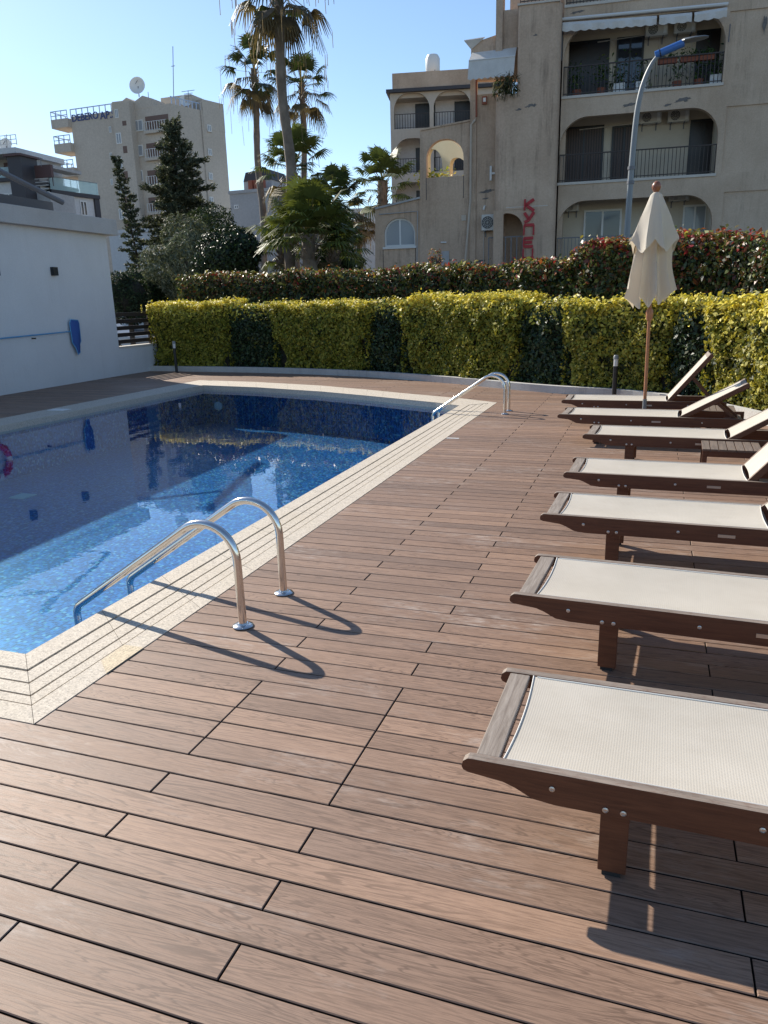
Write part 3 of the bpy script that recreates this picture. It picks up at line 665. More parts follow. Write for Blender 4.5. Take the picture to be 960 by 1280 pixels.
# ================================================================== HEDGES
KP = np.array(smooth_path(KERB, 8)); seglen = np.r_[0, np.cumsum(np.linalg.norm(np.diff(KP, axis=0), axis=1))]
def along(s, d):
    """point at arc length s, offset d behind the kerb line; returns xy, outward normal (towards the deck)"""
    x = np.interp(s, seglen, KP[:, 0]); y = np.interp(s, seglen, KP[:, 1])
    e = .15; tx = np.interp(s+e, seglen, KP[:, 0])-np.interp(s-e, seglen, KP[:, 0]); ty = np.interp(s+e, seglen, KP[:, 1])-np.interp(s-e, seglen, KP[:, 1])
    l = np.hypot(tx, ty)+1e-9; nx, ny = -ty/l, tx/l
    return x+nx*d, y+ny*d, -nx, -ny
def s_of_px(px, d=0, z=.1):
    best = min(np.linspace(0, seglen[-1], 1500), key=lambda s: abs(proj_px(*[float(v) for v in along(s, d)[:2]], z)-px)); return best
def proj_px(x, y, z):
    d = Vector((x, y, z-EYE)); k = d.dot(AF)
    return 480+F*d.dot(AR)/k if k > .1 else 9999
def wob(s, z, seed, f=1.):
    return (np.sin(s*2.1*f+seed)+np.sin(s*4.7*f+z*2.3+seed*2)+np.sin(z*5.1*f+s*1.3+seed*3)+.7*np.sin(s*9.7*f-z*8+seed))/3.7
def hedge(name, s0, s1, d0, depth, h, cols, mat, L, W, n, label, cat, group, seed, flare=0, *, mixc=None, bump=.07, topfn=None, topcols=None, zlow=.10, spread=.65, endround=.12):
    e = empty(name, (float(along((s0+s1)/2, d0+depth/2)[0]), float(along((s0+s1)/2, d0+depth/2)[1]), .07), 0, label, cat, group)
    ln = s1-s0; fa, ta = ln*h, ln*depth*.8; ea = depth*h*.5
    nf = int(n*fa/(fa+ta+ea)); ntp = int(n*ta/(fa+ta+ea)); ne = n-nf-ntp
    hh = lambda s: h+(topfn(s) if topfn is not None else 0)+.045*np.sin(s*3.3+seed)+.035*np.sin(s*8.1+seed*2)+.02*np.sin(s*19+seed)
    # front
    s = rng.uniform(s0, s1, nf); z = zlow+(hh(s)-zlow)*rng.uniform(0, 1, nf)**.95; dp = np.abs(rng.normal(0, .07, nf))
    edge = np.minimum(s-s0, s1-s); rnd = endround*np.exp(-edge/.10)
    tr = .10*np.exp(-(hh(s)-z)/.07)
    d = d0-bump*wob(s, z, seed)-.045*wob(s*3.1, z*3.3, seed+2)+dp+rnd+tr
    s = s+(.16*wob(z*1.9, s*.2, seed+4)+np.sign(s-(s0+s1)/2)*flare*((z/h)**2-.45))*np.exp(-edge/.40)
    keep = rng.uniform(0, 1, nf) < .55+.75*(.5+.5*wob(s*2.3, z*2.2, seed+9))
    s, z, d, tr = s[keep], z[keep], d[keep], tr[keep]; nf = len(s)
    x, y, nx, ny = along(s, d); P = np.c_[x, y, z]; N = np.c_[nx, ny, np.full(nf, .25)+tr*4]
    # top
    s = rng.uniform(s0, s1, ntp); d = d0+rng.uniform(0, depth, ntp); x, y, nx, ny = along(s, d); z = hh(s)+rng.normal(0, .035, ntp)-np.abs(rng.normal(0, .03, ntp))+.02*wob(s*2, d*5, seed)
    # stray shoots
    st = rng.uniform(0, 1, ntp) > .955; z[st] += rng.uniform(.02, .10, st.sum())
    P = np.r_[P, np.c_[x, y, z]]; N = np.r_[N, np.c_[nx*.2, ny*.2, np.ones(ntp)]]
    # ends
    for k in (0, 1):
        m_ = ne//2; d = d0+rng.uniform(0, depth, m_); z = zlow+(h-zlow)*rng.uniform(0, 1, m_); sg = -1 if k == 0 else 1
        s = (s0 if k == 0 else s1)-sg*np.abs(rng.normal(0, .05, m_)); x, y, nx, ny = along(s, d); tx, ty = ny*sg, -nx*sg
        P = np.r_[P, np.c_[x, y, z]]; N = np.r_[N, np.c_[tx, ty, np.zeros(m_)]]
    C = pick(cols[0], len(P), cols[1])
    if mixc is not None:
        q_ = wob(P[:, 0]*1.9+P[:, 1]*1.3, P[:, 2]*2.6, seed+21)+rng.normal(0, .22, len(P)) > (.62 if h < 1.56 else .8); C[q_] = pick(mixc[0], q_.sum(), mixc[1])
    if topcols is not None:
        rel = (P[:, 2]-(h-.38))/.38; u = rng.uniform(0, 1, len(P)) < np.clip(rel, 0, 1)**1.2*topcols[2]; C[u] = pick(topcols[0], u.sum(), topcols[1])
    leaves('foliage', P-np.array(e.location), N, L, W, C, mat, e, spread=spread)
    # solid dark core added so that no daylight passes through
    m = MB(); K = 14; ss = np.linspace(s0+.06, s1-.06, K)
    r = []
    for s_ in ss:
        a = along(s_, d0+.19); b = along(s_, d0+depth); hz_ = float(hh(s_))-.16
        r += [(float(a[0]), float(a[1]), .0), (float(a[0]), float(a[1]), hz_), (float(b[0]), float(b[1]), hz_), (float(b[0]), float(b[1]), .0)]
    r = [tuple(Vector(p)-e.location) for p in r]
    m.add(r, [(i*4+k, i*4+(k+1) % 4, (i+1)*4+(k+1) % 4, (i+1)*4+k) for i in range(K-1) for k in range(4)]+[(0, 1, 2, 3), ((K-1)*4+3, (K-1)*4+2, (K-1)*4+1, (K-1)*4)])
    m.build('light_block', MAT['dark_core'], e)
    return e
MAT['dark_core'] = stucco('dark_core', (.012, .011, .006), (.03, .025, .014), 12, .8)
GOLD = ([(.34, .31, .04), (.46, .41, .07), (.21, .22, .03), (.08, .10, .018), (.55, .48, .13)], [.28, .25, .22, .17, .08])
GOLD_SHADED = ([(.26, .25, .03), (.35, .32, .045), (.16, .18, .022), (.08, .10, .015), (.44, .38, .08)], [.32, .25, .22, .13, .08])  # darker olive mix: shade on the left shrubs painted into the leaves
GOLD_SUNLIT = ([(.72, .62, .09), (.60, .52, .07), (.76, .68, .20)], [.5, .3, .2], .95)  # brighter yellow for the tops: sunlit rim painted into the leaves
DARK = ([(.014, .032, .011), (.028, .055, .018), (.050, .080, .026), (.08, .09, .03)], [.4, .35, .2, .05])
RED = ([(.026, .045, .014), (.055, .080, .022), (.12, .095, .030), (.20, .06, .03), (.15, .17, .045)], [.33, .27, .17, .08, .15])
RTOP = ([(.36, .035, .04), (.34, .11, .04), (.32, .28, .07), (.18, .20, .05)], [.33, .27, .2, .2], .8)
edges = [190, 285, 343, 457, 504, 641, 706, 835, 884]
sE = [s_of_px(p, .2, .8) for p in edges]+[seglen[-1]-3.6]
kinds = 'gdgdgdgdg'
gl = ['leftmost golden shrub of the clipped hedge, beside the slat fence', 'golden shrub of the clipped hedge between the two left dark shrubs', 'golden shrub of the clipped hedge behind the far pool handrails', 'golden shrub of the clipped hedge behind the closed parasol', 'brightest golden shrub at the right edge of the photo']
dl = ['dark green shrub nearest the bollard light in the far left corner of the hedge', 'narrow dark green shrub at the middle of the clipped hedge', 'dark green shrub just left of the parasol and the sunlit golden hedge', 'dark green shrub right of the parasol behind the raised backrests']
gi = di = 0
topf = lambda s: .05*np.sin(s*.9)-.02
for i, k in enumerate(kinds):
    s0, s1 = sE[i], sE[i+1]; ln = s1-s0
    hgt = float(np.interp((s0+s1)/2, [0, 8, 14, 18], [1.60, 1.58, 1.50, 1.47]))
    if k == 'g':
        hedge('golden_shrub', s0-.05, s1+.05, .16, 1.0, hgt, (GOLD if i > 4 else GOLD_SHADED), MAT['leaf_gold'], .060, .036, int(9000*ln), gl[gi], 'hedge shrub', 'golden shrubs of the clipped hedge', i*1.7, .50, bump=.11, topfn=topf, topcols=GOLD_SUNLIT, mixc=([(.02, .035, .012), (.05, .065, .018), (.10, .10, .025)], [.4, .35, .25])); gi += 1
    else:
        hedge('dark_shrub', s0-.10, s1+.10, .25, .9, hgt-.05, DARK, MAT['leaf_dark'], .064, .037, int(6800*ln), dl[di], 'hedge shrub', 'dark shrubs of the clipped hedge', i*1.7, -.1, bump=.11, topfn=topf, topcols=(GOLD_SUNLIT[0], GOLD_SUNLIT[1], .8), mixc=([(.10, .11, .02), (.20, .19, .03), (.05, .07, .02)], [.4, .25, .35])); di += 1
# tall red-tipped hedge behind; its top line rises towards the right
TOPS = [(222, 345), (300, 343), (400, 341), (560, 335), (640, 332), (690, 328), (718, 318), (742, 305), (800, 301), (860, 300), (885, 292), (960, 294), (1000, 296)]
ts, tz = [], []
for px, py in TOPS:
    s_ = s_of_px(px, 1.5, 2.1); q = along(s_, 1.5); dq = Vector((float(q[0]), float(q[1]))).length; r_ = ray(px, py); ts.append(s_); tz.append(EYE+r_.z*dq/math.hypot(r_.x, r_.y))
pr = [222, 400, 560, 715, 1000]
sR = [s_of_px(p, 1.5, 2.1) for p in pr]; sR[-1] = max(sR[-1], sR[-2]+3.5)
rl = ['left stretch of the tall clipped hedge, dull green and brown', 'tall clipped hedge stretch left of the annex window, brownish green', 'tall clipped hedge stretch below the red letters on the tower', 'red-tipped tall hedge stretch at the right, behind the parasol']
for i in range(4):
    h0 = float(np.interp((sR[i]+sR[i+1])/2, ts, tz))
    tf = lambda s, h0=h0, k=(i == 3): np.interp(s, ts, tz)-h0+(.04*np.sin(s*1.7)+.03*np.sin(s*4.1) if k else .02*np.sin(s*2.2))
    rt = ([RTOP[0], [.26, .24, .27, .23], .8] if i == 3 else [RTOP[0], [.12, .22, .36, .30], .5])
    cc = RED if i < 3 else (RED[0], [.24, .24, .22, .12, .18])
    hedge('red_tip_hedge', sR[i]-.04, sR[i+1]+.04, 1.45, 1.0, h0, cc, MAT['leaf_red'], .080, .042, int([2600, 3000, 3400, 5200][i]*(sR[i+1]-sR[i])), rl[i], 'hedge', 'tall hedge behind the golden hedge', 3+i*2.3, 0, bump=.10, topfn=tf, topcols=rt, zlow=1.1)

# ================================================================== FACADES
class Fac:
    """vertical plane through world points A->B (left to right as seen), d = distance in front of it (towards the camera)"""
    def __init__(s, A, B):
        s.A = Vector((A[0], A[1])); s.dir = (Vector((B[0], B[1]))-s.A).normalized(); s.n = Vector((s.dir.y, -s.dir.x))
    def uv(s, px, py, d=0):
        r = ray(px, py); A = s.A+s.n*d; rn = r.x*s.n.x+r.y*s.n.y; t = (A.dot(s.n))/rn
        p = Vector((t*r.x, t*r.y)); return ((p-s.A).dot(s.dir), EYE+t*r.z)
    def w(s, u, z, d=0): p = s.A+s.dir*u+s.n*d; return Vector((p.x, p.y, z))
    def rect(s, x0, y0, x1, y1, d=0):
        xm, ym = (x0+x1)/2, (y0+y1)/2; return s.uv(x0, ym, d)[0], s.uv(x1, ym, d)[0], s.uv(xm, y1, d)[1], s.uv(xm, y0, d)[1]
    def box(s, mb, u0, u1, z0, z1, d0, d1, mi=0):
        q = [s.w(u, z, d) for z in (z0, z1) for d in (d0, d1) for u in (u0, u1)]
        mb.add(q, [(0, 2, 3, 1), (4, 5, 7, 6), (0, 1, 5, 4), (2, 6, 7, 3), (0, 4, 6, 2), (1, 3, 7, 5)], mi); return mb
    def bx(s, name, mat, root, u0, u1, z0, z1, d0, d1, bevel=0):
        return child(s.box(MB(), u0, u1, z0, z1, d0, d1).build(name, mat, bevel=bevel), root)
def place(root_parts, root):
    for o in root_parts: child(o, root)
def arch(u0, u1, z0, z1, r, n=9, rl=None):
    """opening outline with rounded upper corners"""
    rl = r if rl is None else rl
    pts = [(u0, z0), (u0, z1-rl)]+[(u0+rl-rl*math.cos(a), z1-rl+rl*math.sin(a)) for a in [PI/2*k/n for k in range(1, n+1)]]
    pts += [(u1-r+r*math.sin(a), z1-r+r*math.cos(a)) for a in [PI/2*k/n for k in range(0, n+1)]]+[(u1, z0)]
    out = []
    for p in pts:
        if not out or abs(out[-1][0]-p[0])+abs(out[-1][1]-p[1]) > 1e-4: out.append(p)
    return out
def holed(fac, outer, holes, d0, d1, mi=0):
    """a wall slab between depths d0 (front) and d1 (rear) with openings"""
    m = MB(); loops = [outer]+holes; fl = [p for L in loops for p in L]; n = len(fl)
    tr = tessellate_polygon([[Vector((a, b, 0)) for a, b in L] for L in loops])
    m.add([fac.w(a, b, d0) for a, b in fl]+[fac.w(a, b, d1) for a, b in fl], list(tr)+[tuple(n+i for i in reversed(t)) for t in tr])
    k = 0
    for L in loops:
        c = len(L); m.f += [(k+i, k+(i+1) % c, n+k+(i+1) % c, n+k+i) for i in range(c)]; m.mi += [0]*c; k += c
    return m
def railing(fac, root, u0, u1, z0, h, d, sp=.115, mat='rail', name='railing', bw=.022):
    m = MB(); fac.box(m, u0, u1, z0+h-.04, z0+h, d-.025, d+.025); fac.box(m, u0, u1, z0+.06, z0+.09, d-.012, d+.012)
    n = max(2, int((u1-u0)/sp))
    for i in range(n+1):
        u = u0+.015+(u1-u0-.03)*i/n; fac.box(m, u-bw/2, u+bw/2, z0+.0, z0+h-.04, d-bw/2, d+bw/2)
    return child(m.build(name, MAT[mat]), root)
def window(fac, root, u0, u1, z0, z1, d, frame='whiteframe', glass='glass', mull=1, ft=.06, name='window', sill=False, hor=False):
    m = MB(); fac.box(m, u0, u1, z0, z0+ft, d, d+.05); fac.box(m, u0, u1, z1-ft, z1, d, d+.05); fac.box(m, u0, u0+ft, z0+ft, z1-ft, d, d+.05); fac.box(m, u1-ft, u1, z0+ft, z1-ft, d, d+.05)
    for k in range(mull): u = u0+(u1-u0)*(k+1)/(mull+1); fac.box(m, u-ft/2, u+ft/2, z0+ft, z1-ft, d+.004, d+.046)
    if hor: fac.box(m, u0+ft, u1-ft, (z0+z1)/2-ft/3, (z0+z1)/2+ft/3, d+.008, d+.042)
    f = child(m.build(name, MAT[frame]), root)
    g = fac.box(MB(), u0+ft*.5, u1-ft*.5, z0+ft*.5, z1-ft*.5, d+.005, d+.02).build('pane', MAT[glass]); g.parent = f
    g.matrix_parent_inverse = Matrix.Translation(-Vector(root.location)) if False else f.matrix_world.inverted() if False else Matrix.Identity(4)
    if sill: s_ = fac.box(MB(), u0-.06, u1+.06, z0-.06, z0-.002, d-.02, d+.12).build('sill', MAT['ledge']); s_.parent = f
    return f
# ---- main apartment block on the right
AX, AY = -3.81, 32.0; ang = R(5.06)
A = Fac((AX, AY), (AX+math.cos(ang), AY+math.sin(ang)))
SL = [A.uv(697, 230)[1]+3.0*k for k in (-1, 0, 1, 2)]          # balcony slab levels
ap = empty('apartment_block', (0, 34, -.4), 0, 'beige four storey apartment block with arched balconies at the upper right', 'building')
uL = A.uv(699, 200)[0]; uR = 12.0; DB = -1.55
op = []
ops_px = [(None, 2.75, 5.0), ] 
o1 = (A.uv(697, 270)[0], A.uv(889, 290)[0], SL[0]-.02, A.uv(800, 247)[1])
o2 = (A.uv(698, 226)[0], A.uv(895, 200)[0], SL[1]+.02, A.uv(800, 140)[1])
o3 = (A.uv(703, 121)[0], A.uv(904, 90)[0], SL[2]+.02, A.uv(810, 20)[1])
o4 = (A.uv(707, 12)[0], A.uv(909, -20)[0], SL[3]+.02, SL[3]+2.45)
holes = []
for (a, b, c, d), r in ((o1, 1.0), (o2, 1.0), (o3, 1.1), (o4, 1.0)): holes.append(arch(a, b, c, d, r, 10))
ptop = {}
pn = []
for (x0, y0, x1, y1) in ((905, 133, 1100, 216), (909, 14, 1100, 106), (901, 240, 1100, 330)):
    u0 = A.uv(x0, (y0+y1)/2)[0]; z1, z0 = A.uv(x0+5, y0)[1], A.uv(x0+5, y1)[1]; pn.append((u0, uR-.5, z0, z1)); holes.append([(u0, z0), (u0, z1), (uR-.5, z1), (uR-.5, z0)])
place([holed(A, [(uL, -.4), (uR, -.4), (uR, SL[3]+3.2), (uL, SL[3]+3.2)], holes, 0, -.28).build('front_wall', MAT['beige'])], ap)
for (u0, u1, z0, z1) in pn: A.bx('wall_panel', MAT['beige'], ap, u0-.02, u1+.02, z0-.02, z1+.02, -.045, -.25)
A.bx('balcony_wall', MAT['innerwall'], ap, uL, o1[1]+.35, -.4, SL[3]+3.2, DB, DB-.2)
A.bx('side_wall', MAT['beige'], ap, uL, uL+.2, -.4, SL[3]+3.2, -.282, DB+.002)
A.bx('side_wall', MAT['innerwall'], ap, o2[1]+.02, o2[1]+.3, -.4, SL[3]+3.2, -.282, DB+.002)
for k, (z, oo) in enumerate(zip(SL, (o1, o2, o3, o4))):
    A.bx('floor_slab', MAT['innerwall'], ap, uL+.2, oo[1]+.02, z-.22, z, -.283, DB+.003)
    if k: A.bx('slab_edge', MAT['ledge'], ap, oo[0]-.04, oo[1]+.04, z-.06, z+.035, .045, -.10, bevel=.008)
for k, oo in enumerate((o1, o2, o3, o4)):
    railing(A, ap, oo[0]+.01, oo[1]-.01, SL[k]+.04, 1.0, -.05, .135 if k != 3 else .12, 'rail' if k else 'railgrey')
A.bx('rear_block', MAT['beige'], ap, uL-.02, uR, -.4, SL[3]+3.2, DB-.22, DB-9)
def dooron(px0, py_top, px1, zf, mat='darkdoor', mull=1, frame='blackpaint', z1=None):
    xm = (px0+px1)/2; zt = A.uv(xm, py_top, DB)[1]; ym = py_top+30
    window(A, ap, A.uv(px0, ym, DB)[0], A.uv(px1, ym, DB)[0], zf+.01, zt, DB+.002, frame, mat, mull, .07, 'balcony_door')
dooron(705, 158, 754, SL[1], 'shutter'); dooron(764, 157, 795, SL[1], 'shutter'); dooron(861, 149, 897, SL[1], 'darkdoor')
dooron(709, 51, 761, SL[2], 'darkdoor'); dooron(770, 46, 804, SL[2], 'glass'); dooron(869, 37, 905, SL[2], 'darkdoor')
dooron(729, 262, 776, SL[0], 'glass', 1, 'whiteframe'); dooron(852, 256, 882, SL[0], 'curtain', 1, 'whiteframe')
def acunit(fac, x0, y0, x1, y1, d, label, group='air conditioners on the apartment block', br=True):
    u0, u1, z0, z1 = fac.rect(x0, y0, x1, y1, d+.3); c = fac.w((u0+u1)/2, z0, d); e = empty('air_conditioner', c, math.atan2(fac.dir.y, fac.dir.x), label, 'air conditioner', group)
    W_, H_ = (u1-u0), z1-z0
    m = MB(); m.box(-W_/2, W_/2, -.34, -.06, 0, H_); m.build('casing', MAT['acwhite'], e, bevel=.02)
    m = MB(); r = H_*.40
    for rr in (r, r*.75, r*.5):
        m.tube([(-W_*.16+rr*math.cos(a), -.345, H_/2+rr*math.sin(a)) for a in [k*2*PI/24 for k in range(25)]], .008, 5)
    for k in range(12): a = k*2*PI/12; m.bar((-W_*.16, -.347, H_/2), (-W_*.16+r*math.cos(a), -.347, H_/2+r*math.sin(a)), .008, .006)
    m.lathe([(0, 0), (r*.25, 0), (r*.25, .012), (0, .012)], n=14) if False else None
    g = m.build('fan_grill', MAT['acwhite'], e)
    m = MB(); m.v += [(-W_*.16+r*math.cos(a), -.3415, H_/2+r*math.sin(a)) for a in [k*2*PI/24 for k in range(24)]]; m.f.append(tuple(range(24))); m.mi.append(0)
    m.build('fan_opening', MAT['acgrill'], g, fix=False)
    m = MB(); m.box(W_*.30, W_*.44, -.343, -.34, H_*.15, H_*.85); m.build('side_panel', MAT['whiteplastic'], e)
    if br:
        for xx in (-W_*.32, W_*.30):
            m = MB(); m.box(xx-.02, xx+.02, -.36, 0, -.035, -.001); m.box(xx-.02, xx+.02, -.03, 0, -.22, -.035); m.build('bracket', MAT['railgrey'], e)
    return e
acunit(A, 799, 139, 827, 154, DB, 'left air conditioner above the middle balcony'); acunit(A, 835, 136, 862, 152, DB, 'right air conditioner above the middle balcony, left of the dark door')
acunit(A, 807, 28, 835, 45, DB, 'left air conditioner under the scalloped awning, top balcony'); acunit(A, 843, 25, 870, 41, DB, 'right air conditioner under the scalloped awning, top balcony')
acunit(A, 708, 255, 724, 264, DB, 'small white box unit in the top left of the lowest balcony'); acunit(A, 836, 244, 862, 251, DB, 'air conditioner behind the parasol tip on the lowest balcony')
# pipes on the balcony walls
for z, u0, u1 in ((o2[3]-.16, o2[0]+.7, o2[0]+3.1), (o3[3]-.25, o3[0]+1.2, o3[0]+3.2)):
    m = MB(); m.tube([A.w(u0, z, DB+.04), A.w(u1, z+.08, DB+.04)], .02, 6); child(m.build('wall_pipe', MAT['ledge']), ap)
for px in (824, 864):
    u = A.uv(px, 60, DB)[0]; m = MB(); m.tube([A.w(u, SL[2]+.1, DB+.03), A.w(u, SL[2]+2.2, DB+.03)], .018, 6); child(m.build('wall_pipe', MAT['ledge']), ap)
# scalloped awning of the top balcony
aw = empty('awning', A.w((o3[0]+o3[1])/2, o3[3]+.3, .1), 0, 'narrow rolled awning with a scalloped white edge over the top balcony', 'awning')
def valance(x0, y0, x1, y1, dd):
    u0, z0 = A.uv(x0, y0, dd); u1, z1 = A.uv(x1, y1, dd); n = max(4, int((u1-u0)/.05)); m = MB(); top = []; bot = []
    for i in range(n+1):
        f = i/n; u = u0+(u1-u0)*f; z = z0+(z1-z0)*f; top.append(A.w(u, z+.13, dd-.06)); bot.append(A.w(u, z-.16-.045*abs(math.sin((u-u0)*PI/.32)), dd+.02+.012*math.sin(u*9)))
    mid = [A.w(u0+(u1-u0)*i/n, z0+(z1-z0)*i/n+.02, dd+.03) for i in range(n+1)]
    m.add(top+mid+bot, [(k*(n+1)+i, k*(n+1)+i+1, (k+1)*(n+1)+i+1, (k+1)*(n+1)+i) for k in range(2) for i in range(n)]); child(m.build('valance', MAT['awning'], smooth=True), aw)
valance(703, 32.5, 821, 24, .35); valance(824, 23.5, 865, 20, .42); valance(868, 20, 909, 13.5, .5)
u0, u1 = A.uv(703, 30)[0], A.uv(909, 12)[0]; z0, z1 = A.uv(703, 30)[1]+.12, A.uv(909, 12)[1]+.14
m = MB(); m.tube([A.w(u0, z0, .1), A.w(u1, z1, .1)], .06, 8); child(m.build('roller', MAT['whiteframe']), aw)
for px, yb in ((703, 75), (912, 52)):
    u = A.uv(px, 40, .1)[0]; m = MB(); m.tube([A.w(u, A.uv(px, 30, .1)[1], .1), A.w(u, A.uv(px, yb, .1)[1], .06)], .02, 6); child(m.build('arm', MAT['railgrey']), aw)
# bare cement patches where render fell off
def patch(fac, root, cx, cy, wpx, hpx, seed, d=.006, mat='patch', k=22):
    rs = random.Random(seed); u0, z0 = fac.uv(cx, cy, d); wu = fac.uv(cx+wpx, cy, d)[0]-u0; hz_ = z0-fac.uv(cx, cy+hpx, d)[1]
    pts = [(u0+wu/2*math.cos(a)*(1-.5*rs.random()), z0+hz_/2*math.sin(a)*(1-.75*rs.random())+.15*wu*math.cos(a)*.3) for a in [2*PI*i/k for i in range(k)]]
    m = MB(); m.prism(pts, lambda a, b: fac.w(a, b, d), lambda a, b: fac.w(a, b, d-.004)); child(m.build('bare_patch', MAT[mat]), root)
patch(A, ap, 853, 125, 26, 8, 3); patch(A, ap, 788, 131, 26, 6, 5); patch(A, ap, 835, 131, 14, 5, 6); patch(A, ap, 956, 30, 6, 30, 8); patch(A, ap, 722, 15, 22, 4, 9)
# things kept on the top balcony
def pot(x, y, kind, label):
    u, z = A.uv(x, y, -.4); base = A.w(u, SL[2]+.002, -.45)
    e = empty('potted_plant', base, 0, label, 'potted plant', 'potted plants on the top balcony')
    hgt = .42 if kind else .95
    m = MB()
    if kind: m.box(-.20, .20, -.12, .12, 0, .40)
    else: m.lathe([(0, 0), (.12, 0), (.17, .3), (.15, .3), (0, .28)], n=14)
    m.build('pot', MAT['whiteplastic' if kind else 'terracotta'], e)
    n = 140; P = rng.normal(0, 1, (n, 3))*np.array([.17, .12, .26])+np.array([0, 0, (.75 if not kind else .65)]); leaves('foliage', P, P-np.array([0, 0, .5]), .13, .05, pick([(.03, .07, .02), (.06, .12, .03), (.12, .16, .04)], n), MAT['leaf_tree'], e)
pot(722, 90, 0, 'bushy potted plant at the left end of the top balcony'); pot(752, 95, 0, 'dark leafy potted plant by the left pair of doors, top balcony'); pot(775, 90, 1, 'light green plant in a white box on the top balcony, left of the lamp post')
pot(803, 92, 1, 'plant in a white box on the top balcony, just behind the lamp post'); pot(848, 80, 0, 'tall leafy plant below the right air conditioner of the top balcony'); pot(875, 80, 0, 'leafy plant beside the right door of the top balcony'); pot(895, 90, 1, 'plant in a white box at the right end of the top balcony')
tr_ = []
for i, (x0, x1) in enumerate(((822, 846), (850, 872), (874, 892))):
    u0 = A.uv(x0, 85, -.1)[0]; u1 = A.uv(x1, 85, -.1)[0]; e = empty('planter_box', A.w((u0+u1)/2, SL[2]+.86, -.17), ang, ['long terracotta planter on the top balcony rail, nearest the lamp post', 'middle terracotta planter on the top balcony rail', 'rightmost terracotta planter on the top balcony rail'][i], 'planter', 'terracotta planters on the top balcony rail')
    hw = (u1-u0)/2; m = MB(); m.box(-hw, hw, -.085, .085, -.02, .15); m.build('trough', MAT['terracotta'], e, bevel=.01)
    n = 120; P = np.c_[rng.uniform(-hw, hw, n), rng.normal(0, .06, n), .15+np.abs(rng.normal(0, .12, n))]; leaves('foliage', P, P*0+np.array([0, -.3, 1]), .10, .04, pick([(.03, .07, .02), (.07, .13, .03)], n), MAT['leaf_tree'], e)

# ---- brown rendered tower left of the balconies, with its lower wing
tw = empty('rendered_tower', (-6, 33, -.4), 0, 'brown rendered tower with stains and a rounded corner left of the arched balconies', 'building')
TD = .75
uA, uB = A.uv(617, 200, TD)[0], A.uv(697, 200, TD)[0]; zt1 = A.uv(660, 6, TD)[1]
# footprint with a rounded left corner and rounded right return
def plan(pts, z0, z1): m = MB(); m.prism(pts, lambda a, b: A.w(a, z0, b), lambda a, b: A.w(a, z1, b)); return m
rr = .55
fp = [(uA, -3), (uA, TD-rr)]+[(uA+rr-rr*math.cos(a), TD-rr+rr*math.sin(a)) for a in [PI/2*k/10 for k in range(1, 11)]]+[(uB-.35, TD)]+[(uB-.35+.33*math.sin(a), TD-.33+.33*math.cos(a)) for a in [PI/2*k/6 for k in range(1, 7)]]+[(uB-.02, -3)]
zn = A.uv(640, 262, TD)[1]     # top of the arched niche at the foot
zl = A.uv(632, 118, TD)[1]; uA2 = A.uv(647, 60, TD)[0]; r2 = .12
child(plan(fp, zn, zl).build('tower_wall', MAT['beige_tower'], smooth=True), tw)
fpu = [(uA2, -3), (uA2, TD-r2)]+[(uA2+r2-r2*math.cos(a), TD-.002-r2+r2*math.sin(a)) for a in [PI/2*k/6 for k in range(1, 7)]]+[(uB-.35, TD-.002)]+[(uB-.35+.33*math.sin(a), TD-.33+.33*math.cos(a)) for a in [PI/2*k/6 for k in range(1, 7)]]+[(uB-.02, -3)]
child(plan(fpu, zl, zt1).build('tower_wall', MAT['beige_tower'], smooth=True), tw)
uN = A.uv(654, 300, TD)[0]
fp2 = [(uN, -3), (uN, TD), (uB-.35, TD)]+[(uB-.35+.33*math.sin(a), TD-.33+.33*math.cos(a)) for a in [PI/2*k/6 for k in range(1, 7)]]+[(uB-.02, -3)]
child(plan(fp2, -.4, zn-.002).build('tower_foot', MAT['beige_tower'], smooth=True), tw)
# arched niche
ua, ub_ = A.uv(626, 300, TD)[0], uN
nich = arch(ua+.08, ub_+.35, -.4, zn-.15, .75, 10, .12)
child(holed(A, [(uA+.02, -.42), (uN+.002, -.42), (uN+.002, zn-.003), (uA+.02, zn-.003)], [[(p[0], max(p[1], -.40)) for p in arch(ua+.08, uN-.02, -.40, zn-.12, .62, 10, .08)]], TD-.02, TD-.3).build('niche_arch', MAT['beige_tower']), tw)
A.bx('niche_wall', MAT['beige_tower'], tw, uA, uN+.3, -.4, zn, -.5, -.7)
railing(A, tw, ua-.5, uN-.02, A.uv(640, 327, TD)[1]-.3, 1.25, TD-.15, .2, 'railgrey', 'gate', .04)
A.bx('seam_line', MAT['ledge'], tw, uA+.5, uB-.3, A.uv(660, 258.5, TD)[1], A.uv(660, 258, TD)[1]+.012, TD, TD+.003)
# top balcony over the tower and parapet steps
A.bx('slab_edge', MAT['ledge'], tw, A.uv(647, 8, TD)[0], uB-.1, zt1, zt1+.06, TD+.05, 0)
railing(A, tw, A.uv(650, 0, TD)[0], uB-.15, zt1+.06, 1.0, TD-.05, .13)
A.bx('upper_wall', MAT['beige_tower'], tw, uA+.35, uB, zt1+.002, zt1+3, -1.2, -3)
A.bx('upper_pier', MAT['beige_tower'], tw, A.uv(620, 20, .2)[0], A.uv(628.5, 20, .2)[0], A.uv(624, 47, .2)[1]-.5, A.uv(624, -12, .2)[1], .2, -.6)
A.bx('parapet', MAT['beige_tower'], tw, A.uv(629, 30, .1)[0], A.uv(646, 30, TD)[0]+.1, A.uv(638, 60, .1)[1], A.uv(638, 12, .1)[1], .1, -.2)
